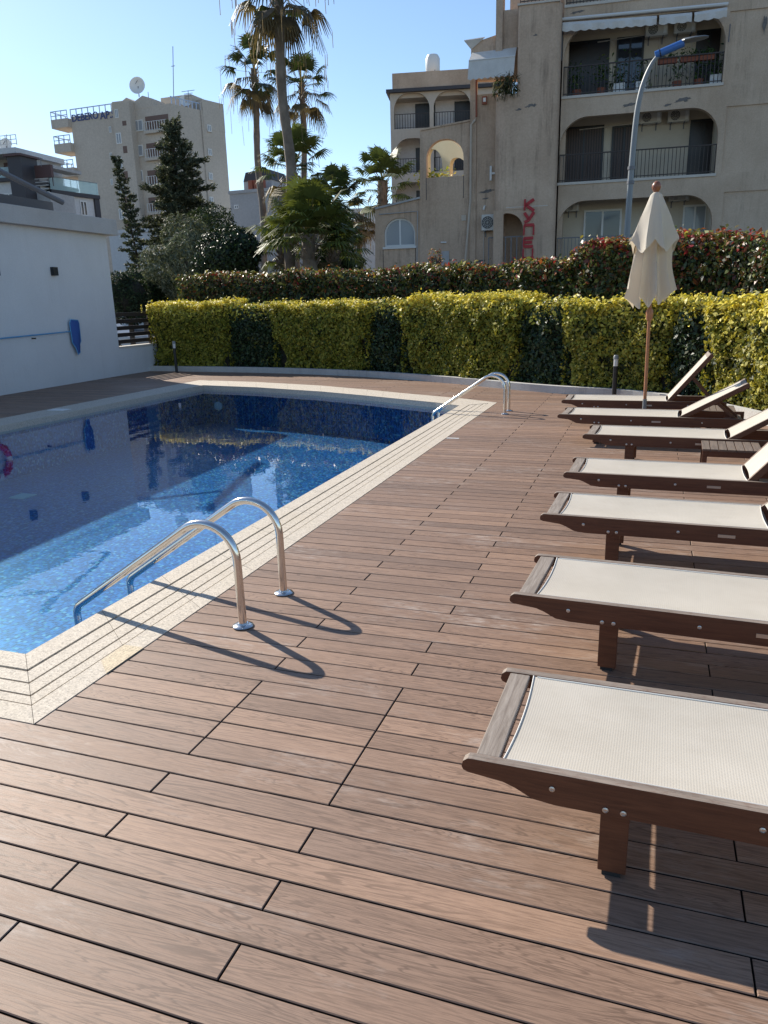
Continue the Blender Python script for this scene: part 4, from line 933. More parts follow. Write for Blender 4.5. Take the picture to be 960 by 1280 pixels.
# sloping parapet behind the awning
q = [A.uv(589, 100), A.uv(589, 55), A.uv(621, 44), A.uv(647, 43), A.uv(648, 100)]
m = MB(); m.prism(q, lambda a, b: A.w(a, b, .05), lambda a, b: A.w(a, b, -.3)); child(m.build('parapet', MAT['beige_tower']), tw)
m = MB(); a0 = A.w(*A.uv(580, 51, .3), .3); b0 = A.w(*A.uv(606, 47, .1), .1); c0 = A.w(*A.uv(589, 62, .1), .1)
m.add([a0, b0, c0, a0+Vector((0, .05, .04)), b0+Vector((0, .05, .04)), c0+Vector((0, .05, .04))], [(0, 1, 2), (3, 5, 4), (0, 3, 4, 1), (1, 4, 5, 2), (2, 5, 3, 0)]); child(m.build('canvas_corner', MAT['awning']), tw)
# big square awning
aw2 = empty('awning', A.w(A.uv(615, 80)[0], A.uv(615, 80)[1], .5), 0, 'large plain white drop awning beside the tower top', 'awning')
L_, R_ = A.uv(590, 66, .1), A.uv(646, 59, .1); L2, R2 = A.uv(586, 76, .6), A.uv(644, 70, .6); L3, R3 = A.uv(584.5, 99, .75), A.uv(642, 93, .75)
m = MB(); n = 16; rows = [(L_, R_, .1), (L2, R2, .6), (L3, R3, .75)]; P = []
for r_, (l, rt, d) in enumerate(rows):
    for i in range(n+1):
        f = i/n; u = l[0]+(rt[0]-l[0])*f; z = l[1]+(rt[1]-l[1])*f-(.05*abs(math.sin(i*PI/2)) if r_ == 2 else 0); P.append(A.w(u, z, d))
m.add(P, [(k*(n+1)+i, k*(n+1)+i+1, (k+1)*(n+1)+i+1, (k+1)*(n+1)+i) for k in range(2) for i in range(n)]); child(m.build('cloth', MAT['awning']), aw2)
m = MB(); m.tube([A.w(L2[0], L2[1], .6), A.w(R2[0], R2[1], .6)], .03, 8); child(m.build('front_bar', MAT['whiteframe']), aw2)
# trailing spiky plant under the awning
n = 700; u, z = A.uv(634, 110, .6); c = np.array(A.w(u, z, .62)); P = rng.normal(0, 1, (n, 3)).clip(-1.8, 1.8)*np.array([.27, .2, .22])+c; D = P-c; 
pe = empty('trailing_plant', tuple(c), 0, 'spiky green trailing plant hanging from the ledge under the white awning', 'plant')
leaves('foliage', P-c, D, .24, .03, pick([(.05, .07, .03), (.09, .11, .04), (.03, .045, .02), (.16, .13, .07)], n), MAT['leaf_tree'], pe, along=D*np.array([1, .4, .5])+np.array([0, 0, -.5]))
m = MB(); m.tube([(0, .3, -.1), (0, 0, -.2)], .05, 6); m.build('stem', MAT['trunk'], pe)

wg = empty('arched_wing', (-9, 33, -.4), 0, 'low brown wing with an open arch and drainpipe between annex and tower', 'building')
zb = A.uv(560, 340)[1]
oz = [A.uv(525, 345), A.uv(525, 164), A.uv(588, 152), A.uv(588, 345)]
ho = arch(A.uv(533, 205)[0], A.uv(579.5, 205)[0], A.uv(556, 221)[1], A.uv(556, 174)[1], 0.93*(A.uv(579.5, 205)[0]-A.uv(533, 205)[0])/2, 12)
child(holed(A, oz, [ho], .02, -.28).build('arch_wall', MAT['beige_tower']), wg)
uq0, uq1 = A.uv(533, 235)[0], A.uv(579.5, 235)[0]
for uu in (uq0, uq1): A.bx('recess_line', MAT['acgrill'], wg, uu-.012, uu+.012, A.uv(556, 249)[1], ho[0][1], .021, .024)
m = MB(); pts = [A.w(*A.uv(x, y, .02), .02) for x, y in ((525, 163.6), (588, 151.6))]; m.bar(pts[0]+Vector((0, .13, .03)), pts[1]+Vector((0, .13, .03)), .34, .06); child(m.build('coping_cap', MAT['beige_tower']), wg)
z595 = A.uv(590, 97)[1]
A.bx('pier', MAT['beige_tower'], wg, A.uv(588, 130)[0]+.002, A.uv(596, 130)[0], -.4, z595, .08, -.25)
A.bx('plain_wall', MAT['beige_tower'], wg, A.uv(596, 150)[0]+.002, uA+.02, -.4, A.uv(605, 118)[1], .03, -.3)
# warm sunlit inner arches seen through the opening
pO = A.w(A.uv(528, 200)[0], 0, -1.2)
IA = Fac((pO.x+.4, pO.y+2.6), (pO.x+3.6, pO.y+.35))
uu0, uu1 = 0, 4.4; zt0, zt1_ = IA.uv(545, 170)[1]+.4, IA.uv(580, 215)[1]-.1
zsp = IA.uv(560, 238)[1]
lft = arch(IA.uv(534, 200)[0], IA.uv(553, 210)[0], zsp-1.2, IA.uv(545, 185)[1], .8, 8, .3); rgt = arch(IA.uv(562, 220)[0], IA.uv(586, 220)[0], zsp-1.2, IA.uv(566, 198)[1], .9, 8, .3)
top_l, top_r = IA.uv(545, 172)[1]+.15, IA.uv(590, 206)[1]-.35
child(holed(IA, [(IA.uv(528, 200)[0], zsp-1.3), (IA.uv(528, 200)[0], top_l), (IA.uv(551, 175)[0], top_l), (IA.uv(592, 205)[0], IA.uv(582, 199)[1]), (IA.uv(592, 205)[0], zsp-1.3)], [lft, rgt], 0, -.2).build('inner_arches', MAT['cream_arch']), wg)
A.bx('side_return', MAT['beige_tower'], wg, A.uv(583, 205)[0], A.uv(590, 205)[0], -.4, A.uv(585, 155)[1]-.2, -.29, -4)
n = 260; c = np.array(A.w(A.uv(541, 221)[0], ho[0][1]+.05, -.8)); P = rng.normal(0, 1, (n, 3))*np.array([.45, .15, .16])+c
ye = empty('flowering_plant', tuple(c), 0, 'yellow flowering bush on the terrace inside the arch', 'plant'); leaves('foliage', P-c, P*0+np.array([0, -.5, 1]), .14, .09, pick([(.5, .42, .04), (.25, .3, .04)], n), MAT['leaf_gold'], ye)
# drainpipe
m = MB(); m.tube([A.w(*A.uv(x, y, .13), .13) for x, y in ((594, 150), (589, 156), (588, 250), (581, 335))], .045, 8); child(m.build('drainpipe', MAT['beige_light'], smooth=True), wg)
m = MB(); m.tube([A.w(*A.uv(x, y, .1), .1) for x, y in ((595.5, 97), (595.5, 146))], .035, 8); child(m.build('drainpipe', MAT['terracotta'], smooth=True), wg)
m = MB(); m.tube([A.w(*A.uv(x, y, .09), .09) for x, y in ((617, 217), (614, 217))]+[], .05, 8); m2 = MB(); A.box(m2, A.uv(612.5, 217)[0], A.uv(615, 217)[0], A.uv(614, 226)[1], A.uv(614, 208)[1], .05, .12); A.box(m2, A.uv(615, 217)[0], A.uv(624, 217)[0], A.uv(614, 218.5)[1], A.uv(614, 216)[1], .06, .11); child(m2.build('t_bracket', MAT['whiteframe']), wg)
A.bx('meter_door', MAT['far_grey'], wg, A.uv(552, 320)[0], A.uv(561.5, 320)[0], A.uv(557, 345)[1], A.uv(557, 314)[1], .022, .06)
A.bx('junction_box', MAT['beige_light'], wg, A.uv(577, 272)[0], A.uv(583, 272)[0], A.uv(580, 276)[1], A.uv(580, 269)[1], .022, .06)
o = A.bx('alarm_box', MAT['terracotta'], wg, A.uv(603, 126)[0], A.uv(609, 126)[0], A.uv(606, 131)[1], A.uv(606, 121)[1], .032, .11, .01)
A.box(MB(), A.uv(604.3, 126)[0], A.uv(607.7, 126)[0], A.uv(606, 128)[1], A.uv(606, 123)[1], .111, .115).build('alarm_face', MAT['whiteplastic'], o)
for p in ((609, 239, 24, 5, 1), (607, 248, 10, 3, 12), (552, 327, 34, 6, 13), (541, 325, 14, 8, 21), (598, 327, 18, 5, 22)): patch(A, wg, p[0], p[1], p[2], p[3], p[4], .036)
patch(A, tw, 664, 132, 20, 6, 15, TD+.006); patch(A, tw, 648, 137, 9, 4, 16, TD+.006); patch(A, tw, 669, 44, 7, 4, 17, TD+.006)
ac = acunit(A, 602, 268, 624, 288, .03, 'air conditioner on the brown wing wall left of the red letters')
m = MB(); m.tube([A.w(*A.uv(604.5, 289, .06), .06), A.w(*A.uv(604.5, 330, .06), .06)], .015, 6); child(m.build('wall_pipe', MAT['ledge']), wg)
m = MB(); m.tube([A.w(*A.uv(604.5, 262, .08), .08), A.w(*A.uv(606, 257, .12), .12)], .04, 8); child(m.build('floodlight', MAT['whiteplastic']), wg)
m = MB(); m.tube([A.w(*A.uv(551, 303, .06), .06), A.w(*A.uv(558, 303, .06), .06)], .03, 8); child(m.build('spotlight', MAT['whiteplastic']), wg)
# red vertical lettering
ld = TD+.03; lt = empty('red_lettering', A.w(*A.uv(661, 290, ld), TD), 0, 'tall red vertical lettering fixed to the brown tower', 'sign')
def stroke(m, pts, th=.058):
    for a, b in zip(pts[:-1], pts[1:]):
        m.bar(A.w(*A.uv(*a, ld), ld), A.w(*A.uv(*b, ld), ld), .05, th*1.9)
def letter(strokes):
    m = MB()
    for s in strokes: stroke(m, s)
    child(m.build('letter', MAT['redpaint']), lt)
letter([[(656.5, 249), (655.6, 263)], [(667.5, 249), (657, 256.5)], [(657, 256), (667.5, 263.5)]])
letter([[(655.4, 266), (660.8, 273.5)], [(667.5, 265), (660.5, 275.5), (655.6, 277.8)]])
letter([[(654.8, 294), (655.4, 281.5), (667.4, 281), (666.8, 293.5)]])
letter([[(666.6, 297.3), (654.8, 298), (654.4, 308.3), (666.2, 307.8)], [(654.6, 303), (665, 302.6)]])
letter([[(654.2, 311), (653.8, 323), (665.4, 322.5), (666, 310.5)], [(665.5, 322.5), (667, 322.5), (667, 327)]])

# ---- annex with the arched window
an = empty('annex', (-12, 33, -.4), 0, 'low brown annex with a white arched window left of the wing', 'building')
q = [A.uv(469, 345), A.uv(469, 261.5), A.uv(525, 248), A.uv(525, 345)]; q[3] = (q[3][0]-.002, q[3][1]); q[2] = (q[2][0]-.002, q[2][1])
wu0, wu1, wz0, wz1 = *[A.uv(x, 290)[0] for x in (480, 519)], A.uv(500, 308)[1], A.uv(500, 272.5)[1]
ao = arch(wu0, wu1, wz0, wz1, (wu1-wu0)*.47, 12)
child(holed(A, q, [ao], .0, -.3).build('wall', MAT['beige_tower']), an)
m = MB(); a, b = A.w(*q[1], .02)+Vector((0, .12, .02)), A.w(*q[2], .02)+Vector((0, .12, .02)); m.bar(a, b, .36, .07); child(m.build('coping_cap', MAT['far_grey']), an)
fm = holed(A, arch(wu0, wu1, wz0, wz1, (wu1-wu0)*.47, 12), [arch(wu0+.07, wu1-.07, wz0+.07, wz1-.07, (wu1-wu0)*.47-.07, 12)], -.10, -.16); uc = (wu0+wu1)/2; A.box(fm, uc-.035, uc+.035, wz0+.07, wz1-.07, -.103, -.157)
f = child(fm.build('window', MAT['whiteframe']), an); g = A.box(MB(), wu0+.03, wu1-.03, wz0+.03, wz1-.02, -.13, -.14).build('pane', MAT['curtain']); g.parent = f
gs = A.box(MB(), wu0-.05, wu1+.05, wz0-.09, wz0-.003, -.1, .08).build('sill', MAT['whiteframe']); gs.parent = f
for x in (479, 519.5): A.bx('recess_line', MAT['acgrill'], an, A.uv(x, 320)[0]-.012, A.uv(x, 320)[0]+.012, -.4, wz0-.1, .001, .004)
m = MB(); m.tube([A.w(*A.uv(x, y, .05), .05) for x, y in ((474, 268), (522, 264), (521, 335))], .022, 6); child(m.build('conduit', MAT['far_grey']), an)
A.bx('back_room', MAT['beige_tower'], an, A.uv(470, 300)[0], A.uv(524, 300)[0], -.4, A.uv(470, 262)[1]-.3, -.302, -4)

# ---- balcony block further back
B0 = on_y(488, 162, 58); zB = B0.z; B1 = None
def on_zz(px, py, z): v = on_z(px, py, z); return v
Bp = Fac((B0.x, 58), (B0.x+math.cos(R(12)), 58+math.sin(R(12))))
bb = empty('arched_balcony_block', (-14, 60, -.4), 0, 'pale beige block with small arched balconies behind the right palm', 'building')
bu0, bu1 = Bp.uv(488, 150)[0], Bp.uv(640, 140)[0]; FB = 3.0
zr = Bp.uv(489, 117)[1]
hs = []; bal = []
for k, sz in enumerate((zB, zB-FB, zB-2*FB)):
    for x0, x1, tops in ((492.5, 537, 37), (542, 588, 37)):
        a, b = Bp.uv(x0, 140)[0], Bp.uv(x1, 140)[0]; hs.append(arch(a, b, sz+.0, sz+2.35, 1.05 if k < 2 else .9, 8)); bal.append((a, b, sz, k))
child(holed(Bp, [(bu0, -.4), (bu0, zr), (bu1, zr), (bu1, -.4)], hs, 0, -.25).build('front_wall', MAT['beige_light']), bb)
Bp.bx('balcony_wall', MAT['far_white'], bb, bu0, bu1, -.4, zr, -1.6, -1.8)  # pale paint stands in for daylight on the balcony interiors
Bp.bx('side_wall', MAT['beige_light'], bb, bu0, bu0+.2, -.4, zr, -.252, -1.59)
for k in range(3): Bp.bx('floor_slab', MAT['beige_light'], bb, bu0+.21, bu1, zB-FB*k-.25, zB-FB*k, -.253, -1.598)
Bp.bx('roof_slab', MAT['beige_light'], bb, bu0+.21, bu1, zr-.3, zr-.002, -.253, -1.598)
Bp.bx('cornice', MAT['charcoal'], bb, bu0-.25, bu1, zr, zr+.22, .3, -8)
Bp.bx('roof_parapet', MAT['beige_tower'], bb, bu0+.2, bu1, zr+.222, zr+.222+1.05, .1, -.2); Bp.bx('rear_block', MAT['beige_light'], bb, bu0+.01, bu1, -.4, zr-.01, -1.81, -9)
Bp.bx('partition', MAT['far_white'], bb, Bp.uv(538, 140)[0], Bp.uv(541, 140)[0], -.4, zr-.31, -.254, -1.59)
for a, b, sz, k in bal:
    railing(Bp, bb, a, b, sz, 1.0, -.05, .2, 'rail', 'railing', .035)
    wdt = b-a; window(Bp, bb, a+wdt*.55, b-.02+.35, sz+.01, sz+1.95, -1.59, 'blackpaint', 'darkdoor', 1, .08, 'balcony_door')
def water_tank(p, s, label):
    e = empty('water_tank', p, 0, label, 'water tank')
    m = MB(); m.lathe([(0, 0), (.5*s, 0), (.56*s, .15*s), (.56*s, .95*s), (.42*s, 1.2*s), (.1*s, 1.3*s), (0, 1.3*s)], (0, 0, .75*s), 18); m.build('tank', MAT['whiteplastic'], e, smooth=True)
    for k in range(4): a = k*PI/2+.6; m = MB(); m.bar((.5*s*math.cos(a), .5*s*math.sin(a), 0), (.5*s*math.cos(a), .5*s*math.sin(a), 1.6*s), .05*s, .05*s); m.build('leg', MAT['railgrey'], e)
water_tank(Bp.w(Bp.uv(541, 95, -2)[0], zr+1.0, -2), .95, 'round white water tank on the roof of the arched balcony block')

# ---- street lamp behind the hedge
sl = empty('street_lamp', (-.66, 17, -.42), 0, 'tall grey street lamp with a blue wrapped arm and flat head', 'street lamp')
pts = [on_y(780, 340, 17), on_y(783, 303, 17), on_y(789, 215, 17), on_y(795, 150, 17), on_y(800.5, 118, 17), on_y(807, 97, 17), on_y(815, 80, 17), on_y(824, 68, 17)]
pts = [pts[0]-Vector((.05, 0, 2.0))]+pts; base = Vector(sl.location); pth = []
for i in range(len(pts)-1):
    p0, p1, p2, p3 = [pts[max(0, min(len(pts)-1, i+k))] for k in (-1, 0, 1, 2)]
    for s_ in range(5): u = s_/5; pth.append(.5*((2*p1)+(-p0+p2)*u+(2*p0-5*p1+4*p2-p3)*u*u+(-p0+3*p1-3*p2+p3)*u**3))
pth.append(pts[-1]); rs = [.068-.030*i/(len(pth)-1) for i in range(len(pth))]
m = MB(); m.tube([p-base for p in pth], rs, 14); m.build('pole', MAT['galv'], sl, smooth=True)
m = MB(); m.tube([on_y(819, 69, 17)-base, on_y(855, 53.5, 17)-base], .068, 14); wr = m.build('blue_wrap', MAT['bluewrap'], sl, smooth=True)
m = MB(); 
for x, y in ((824.5, 66.8),): m.tube([on_y(x, y, 17)-base, on_y(x+1.2, y-.5, 17)-base], .073, 14); m.build('strap', MAT['blackpaint'], wr)
h0, h1 = on_y(852, 52.5, 17)-base, on_y(886, 46, 17)-base; d = (h1-h0).normalized(); sd_ = Vector((0, 1, 0)); up = sd_.cross(d)*-1
m = MB(); prof = [(0, .05, .045), (.10, .12, .05), (.45, .15, .045), (.85, .10, .032), (1.0, .04, .015)]; L = (h1-h0).length; vs = []
for f_, hw, hh_ in prof:
    for k in range(12): a = k*2*PI/12; vs.append(h0+d*f_*L+sd_*hw*math.cos(a)+up*hh_*(math.sin(a) if math.sin(a) > 0 else .45*math.sin(a)))
m.add(vs, [(i*12+k, i*12+(k+1) % 12, (i+1)*12+(k+1) % 12, (i+1)*12+k) for i in range(4) for k in range(12)]+[tuple(range(12)), tuple(48+k for k in range(12))]); m.build('lamp_head', MAT['lamphead'], sl, smooth=True)
for x, y in ((788.3, 228), (789.3, 210)): m = MB(); p = on_y(x, y, 17)-base; m.tube([p-Vector((0, 0, .03)), p+Vector((0, 0, .03))], .072, 12); m.build('band', MAT['railgrey'], sl)

# ================================================================== LEFT BUILDINGS
c = on_y(212, 129, 85); zR = c.z
lp = on_z(88, 146, zR); DL = Fac((lp.x, lp.y), (c.x, c.y)); rdir = Vector((.30, .954)); DR = Fac((c.x, c.y), (c.x+rdir.x, c.y+rdir.y))
db = empty('tower_block', (c.x, c.y, -.4), 0, 'tall sand coloured tower block behind the conifer, lettering at its roofline', 'building')
uc_ = DL.uv(212, 129)[0]; uW = DR.uv(284, 200)[0]; uW = min(uW, 16)
# body
P_ = [DL.w(0, 0, 0), DL.w(uc_, 0, 0), DR.w(uW, 0, 0), DR.w(uW, 0, 0)+Vector((-14, 3, 0)), DL.w(0, 0, 0)+Vector((-1, 12, 0))]
m = MB(); m.prism([(p.x, p.y) for p in P_], lambda a, b: (a, b, zR), lambda a, b: (a, b, -.4)); child(m.build('wall', MAT['tower_beige']), db)
def gable(fac, x0, x1, yb, yt, xm, root, d=.0, dd=-2):
    a, b, mm = fac.uv(x0, yb), fac.uv(x1, yb), fac.uv(xm, yt); zb_ = min(a[1], b[1]); m = MB()
    m.prism([(a[0], zb_-.2), (b[0], zb_-.2), (b[0], fac.uv(x1, (yb+yt)/2)[1]), (mm[0], mm[1]), (a[0], fac.uv(x0, (yb+yt)/2)[1])], lambda p, q: fac.w(p, q, d), lambda p, q: fac.w(p, q, dd)); child(m.build('roof_gable', MAT['tower_beige']), root)
m = MB()
ga = [(140, 143), (140, 127.5), (153, 126), (158, 122), (168, 127), (178, 119.5), (190, 123), (191, 133)]
pg = [DL.uv(*p) for p in ga]; m.prism(pg, lambda p, q: DL.w(p, q, .02), lambda p, q: DL.w(p, q, -2.5)); child(m.build('roof_gable', MAT['tower_beige']), db)
DL.bx('stair_house', MAT['tower_beige'], db, DL.uv(201, 125, -4)[0], DL.uv(239, 125, -4)[0], zR-.1, DL.uv(220, 120, -4)[1], -4, -8)
pg = [DR.uv(254, 160), DR.uv(254, 137), DR.uv(270, 138.5), DR.uv(280, 142), DR.uv(281, 160)]
uE = DR.uv(254, 150)[0]; z_ = zR+.9
DR.bx('roof_gable', MAT['tower_beige'], db, uE, uW+.01, zR-2, zR+1.3, .03, -4)
# protruding stack with windows
DL.bx('stair_bay', MAT['tower_beige'], db, DL.uv(141.5, 150, 1.0)[0], DL.uv(163, 150, 1.0)[0], -.4, zR+.6, 0, 1.0)
fy = 32.3
def dwin(fac, x0, y0, x1, y1, d, root, **k):
    u0, u1, z0, z1 = fac.rect(x0, y0, x1, y1, d); window(fac, root, u0, u1, z0, z1, d+.01, **k)
for k in range(5):
    y = k*31.5
    if k < 3: dwin(DL, 167.5, 150+y, 179, 164+y, 0, db, glass='curtain', sill=True, ft=.10)
    dwin(DL, 145.5-.0+k*1.2, 166+y, 152+k*1.2, 180+y, 1.0, db, glass='curtain', ft=.10)
    if k in (0, 1, 3, 4): dwin(DL, 137-.6+k, 157.5+y, 142.5+k, 165.5+y, 0 if False else 1.0 if False else .0, db, glass='glass', ft=.08) if False else None
    u0, u1, z0, z1 = DL.rect(153+k, 151+y, 158+k, 157+y+(k*3), 1.0); DL.bx('vent_grille', MAT['brownwin'], db, u0, u1, z0, z1, 1.001, 1.02)
for k in range(3): dwin(DL, 137+k, 158+k*32.8, 142.3+k, 166+k*32.8, 0, db, glass='curtain', ft=.08) if False else dwin(DL, 136.5+k, 158+k*32.8, 139.6+k, 166+k*32.8, 0, db, glass='curtain', ft=.06)
dwin(DL, 143.8, 136.5, 148.2, 147.5, 1.0, db, glass='curtain', ft=.08)
# corner balconies: flat dark panels painted for the shade of their recesses, white rails
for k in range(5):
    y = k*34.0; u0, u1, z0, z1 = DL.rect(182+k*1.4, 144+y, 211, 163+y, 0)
    DL.bx('loggia_shade', MAT['brownwin'], db, u0, u1, z0, z1, .004, .012)
    r_ = railing(DL, db, u0, u1, z0, 1.0, .35, .35, 'whiteframe', 'railing', .06); DL.bx('balcony_floor', MAT['tower_beige'], db, u0-.1, u1+.1, z0-.3, z0, .015, .45)
# left projecting balconies
for k in range(3):
    zt_ = DL.uv(88, 147.5+k*31)[1]; zb_ = DL.uv(88, 162+k*31)[1]
    DL.bx('balcony', MAT['tower_beige'], db, -2.6, -.01, zb_+.2, zt_-.1, .6, -2.2); m = MB()
    for dd in (.55,): DL.box(m, -2.6, -.02, zt_+.75, zt_+.85, dd-.05, dd); DL.box(m, -2.6, -.02, zt_+.25, zt_+.33, dd-.05, dd); [DL.box(m, u, u+.08, zt_-.1, zt_+.8, dd-.06, dd) for u in (-2.6, -1.8, -1.0, -.1)]
    DL.box(m, -2.6, -2.52, zt_+.75, zt_+.85, -2.2, .5); [DL.box(m, -2.6, -2.52, zt_-.1, zt_+.8, q, q+.08) for q in (-2.1, -1.2, -.3)]
    child(m.build('railing', MAT['bluerail']), db)
m = MB(); DL.box(m, .0, DL.uv(140, 140)[0], zR+.75, zR+.85, -.1, 0); [DL.box(m, u, u+.08, zR, zR+.75, -.1, 0) for u in np.linspace(0, DL.uv(139, 140)[0], 8)]
for u in np.linspace(.3, uE-.3, 8): DR.box(m, u, u+.08, zR, zR+.7, -.1, 0)
DR.box(m, .2, uE-.1, zR+.7, zR+.8, -.1, 0); child(m.build('roof_railing', MAT['bluerail']), db)
for k in range(4): dwin(DR, 259+k*.9, 156+k*30, 263.8+k*.9, 164.5+k*30, .03, db, glass='curtain', ft=.10, mull=1, sill=True)
m = MB(); m.tube([DR.w(uE-.3, z_*1.0, .1), DR.w(uE-.3, 2, .1)], .08, 6); child(m.build('drainpipe', MAT['tower_beige']), db)
def text(s, fac, px, py, h, d, mat, root, name='lettering', gap=1.0, thick=.05):
    cu = bpy.data.curves.new('t', 'FONT'); cu.body = s; cu.size = h*1.38; cu.extrude = thick/2; cu.space_character = gap; cu.offset = .02*h
    ob = bpy.data.objects.new('t', cu); col.objects.link(ob); dg = bpy.context.evaluated_depsgraph_get(); me = bpy.data.meshes.new_from_object(ob.evaluated_get(dg)); bpy.data.objects.remove(ob)
    o = link(name, me, MAT[mat]); u, z = fac.uv(px, py, d); p = fac.w(u, z, d)
    o.matrix_world = Matrix(((fac.dir.x, 0, fac.n.x, p.x), (fac.dir.y, 0, fac.n.y, p.y), (0, 1, 0, p.z), (0, 0, 0, 1)))
    bpy.context.view_layer.update(); o.parent = root; o.matrix_parent_inverse = Matrix.Translation(-Vector(root.location)); return o
sg = empty('roof_sign', DL.w(2, zR-1, .1), 0, 'dark blue letters along the top of the sand coloured tower block', 'sign')
text('DEBERO', DL, 90, 152.2, .80, .06, 'signblue', sg, 'lettering', 1.0); text('AP.S', DL, 125.5, 149, .85, .06, 'signblue', sg, 'lettering', 1.05)
def dish(p, r, az, el, label, stem=1.2):
    e = empty('satellite_dish', p, 0, label, 'satellite dish')
    m = MB(); m.tube([(0, 0, 0), (0, 0, stem)], .05*r+.02, 6); m.build('mast', MAT['railgrey'], e)
    n = 22; vs = []
    for k in range(5):
        rr_ = r*k/4
        for j in range(n): a = j*2*PI/n; vs.append(Vector((rr_*math.cos(a), rr_*math.sin(a), .35*r*(k/4)**2)))
    rot = Matrix.Rotation(az, 3, 'Z')@Matrix.Rotation(PI/2-el, 3, 'X'); vs = [rot@v+Vector((0, 0, stem)) for v in vs]
    back = [v-rot@Vector((0, 0, .03)) for v in vs]; m = MB()
    F_ = [(k*n+j, k*n+(j+1) % n, (k+1)*n+(j+1) % n, (k+1)*n+j) for k in range(4) for j in range(n)]
    m.add(vs+back, F_+[tuple(5*n+i for i in reversed(f)) for f in F_]); m.build('reflector', MAT['whiteplastic'], e, smooth=True)
    m = MB(); m.tube([tuple(rot@Vector((0, r*.7, .1))+Vector((0, 0, stem))), tuple(rot@Vector((0, 0, .8*r))+Vector((0, 0, stem)))], .03*r+.01, 6); m.build('feed_arm', MAT['railgrey'], e)
p = on_y(174, 121, 88); dish(p, .98, R(15), R(8), 'large satellite dish on the gable of the sand coloured tower block', 1.15)
p = on_y(233, 137, 89); dish((p.x, p.y, zR), .75, R(30), R(25), 'smaller satellite dish at the roof edge of the sand coloured tower block', 1.0)
def mast(px, y0, y1, D, r, label, cross=()):
    a, b = on_y(px, y0, D), on_y(px-1.0, y1, D); e = empty('antenna', a, 0, label, 'antenna'); m = MB(); m.tube([(0, 0, 0), b-a], r, 5); m.build('mast', MAT['railgrey'], e)
    for c_, w_ in cross: m = MB(); q = (b-a)*c_; m.bar(q-Vector((w_/2, 0, 0)), q+Vector((w_/2, 0, 0)), r*1.2, r*1.2); m.build('element', MAT['railgrey'], e)
mast(217, 122, 58, 88, .045, 'tall thin antenna mast on the roof of the sand coloured tower block', ((.62, .5),))
mast(236, 126, 113, 88, .04, 'small branched aerial on the right of the sand coloured tower block', ((.95, 1.8), (.7, 1.2), (.45, .8)))
mast(186, 125, 115, 88, .04, 'short stub aerial behind the large satellite dish')

# ---- modern white and charcoal block, far left
c2 = on_y(62, 237, 62); zM = c2.z
rr2 = on_z(124, 245, zM); ML = Fac((c2.x, c2.y), (rr2.x, rr2.y))
md = empty('modern_block', (c2.x, c2.y, -.4), 0, 'modern white apartment block with charcoal bands and glass balustrades at the far left', 'building')
uR2 = ML.uv(124, 262)[0]
ML.bx('wall', MAT['far_white'], md, 0, uR2-.6, -.4, zM-.35, 0, -9)
ML.bx('roof_band', MAT['charcoal'], md, -.1, uR2, zM-.35, zM, .35, -9); ML.bx('corner_fin', MAT['charcoal'], md, uR2-.6, uR2, -.4, zM-.352, .2, -3)
m = MB(); ML.box(m, -.1, uR2-.1, zM+.002, zM+1.1, .25, .28); child(m.build('glass_balustrade', MAT['paleglass']), md); m = MB(); ML.box(m, -.1, uR2-.1, zM+1.1, zM+1.15, .22, .31); [ML.box(m, u, u+.05, zM+.002, zM+1.1, .22, .245) for u in np.linspace(0, uR2-.3, 8)]; child(m.build('handrail', MAT['galv']), md)
u0, u1, z0, z1 = ML.rect(75, 245, 92, 262, 0); ML.bx('opening', MAT['charcoal'], md, u0, u1, z0, z1, .005, .02); ML.bx('opening_shade', MAT['far_grey'], md, u0, u1-.5, z1-.9, z1-.02, .021, .03)
dwin(ML, 100.5, 251, 109, 270, .01, md, ft=.12, mull=1)
# left volume, closer to the viewer
c3 = on_y(44, 196, 58); z3 = c3.z; l3 = on_z(0, 188, z3) if False else on_y(-30, 190, 58)
MF = Fac((l3.x, 58), (l3.x+1, 58.0+.06))
def R_f(x0, y0, x1, y1, d=0): return MF.rect(x0, y0, x1, y1, d)
u0, u1, z0, z1 = R_f(-60, 229, 27, 300); MF.bx('wall', MAT['far_white'], md, u0, u1, -.4, z1, 0, -8)
u0, u1, z0, z1 = R_f(-60, 225, 27, 229.5); MF.bx('floor_band', MAT['charcoal'], md, u0, u1, z0+.01, z1, .4, -8)
u0, u1, z0, z1 = R_f(22, 197, 38.5, 262); MF.bx('chimney_stack', MAT['charcoal'], md, u0, u1, -.4, z1, .9, -1.2); MF.bx('chimney_cap', MAT['brownpanel'], md, u0-.2, u1+.2, z1+.002, z1+.18, 1.1, -1.4)
u0, u1, z0, z1 = R_f(-60, 190, 22, 225); MF.bx('upper_wall', MAT['far_grey'], md, u0, u1, z0, z1-.2, -1.8, -6); u0, u1, z0, z1 = R_f(-60, 189, 25, 196); MF.bx('roof_slab', MAT['far_white'], md, u0, u1, z0, z1, .5, -6)
u0, u1, z0, z1 = R_f(6, 203, 22, 222, -1.8); MF.bx('terrace_door', MAT['brownpanel'], md, u0, u1, z0, z1, -1.79, -1.75)
u0, u1, z0, z1 = R_f(-60, 212, 24, 225); m = MB(); MF.box(m, u0, u1, z0, z1, .3, .33); child(m.build('glass_balustrade', MAT['paleglass']), md)
u0, u1, z0, z1 = R_f(38.5, 205, 59, 221); MF.bx('brown_panel', MAT['brownpanel'], md, u0, u1, z0, z1, -.5, -.8)
u0, u1, z0, z1 = R_f(39, 221, 62, 262, -.6); MF.bx('middle_wall', MAT['far_grey'], md, u0, u1, -.4, z1-1.3, -.6, -4)
m = MB(); 
for k in range(5): MF.box(m, u0, u1, z1-1.3+k*.28, z1-1.25+k*.28, -.62, -.58)
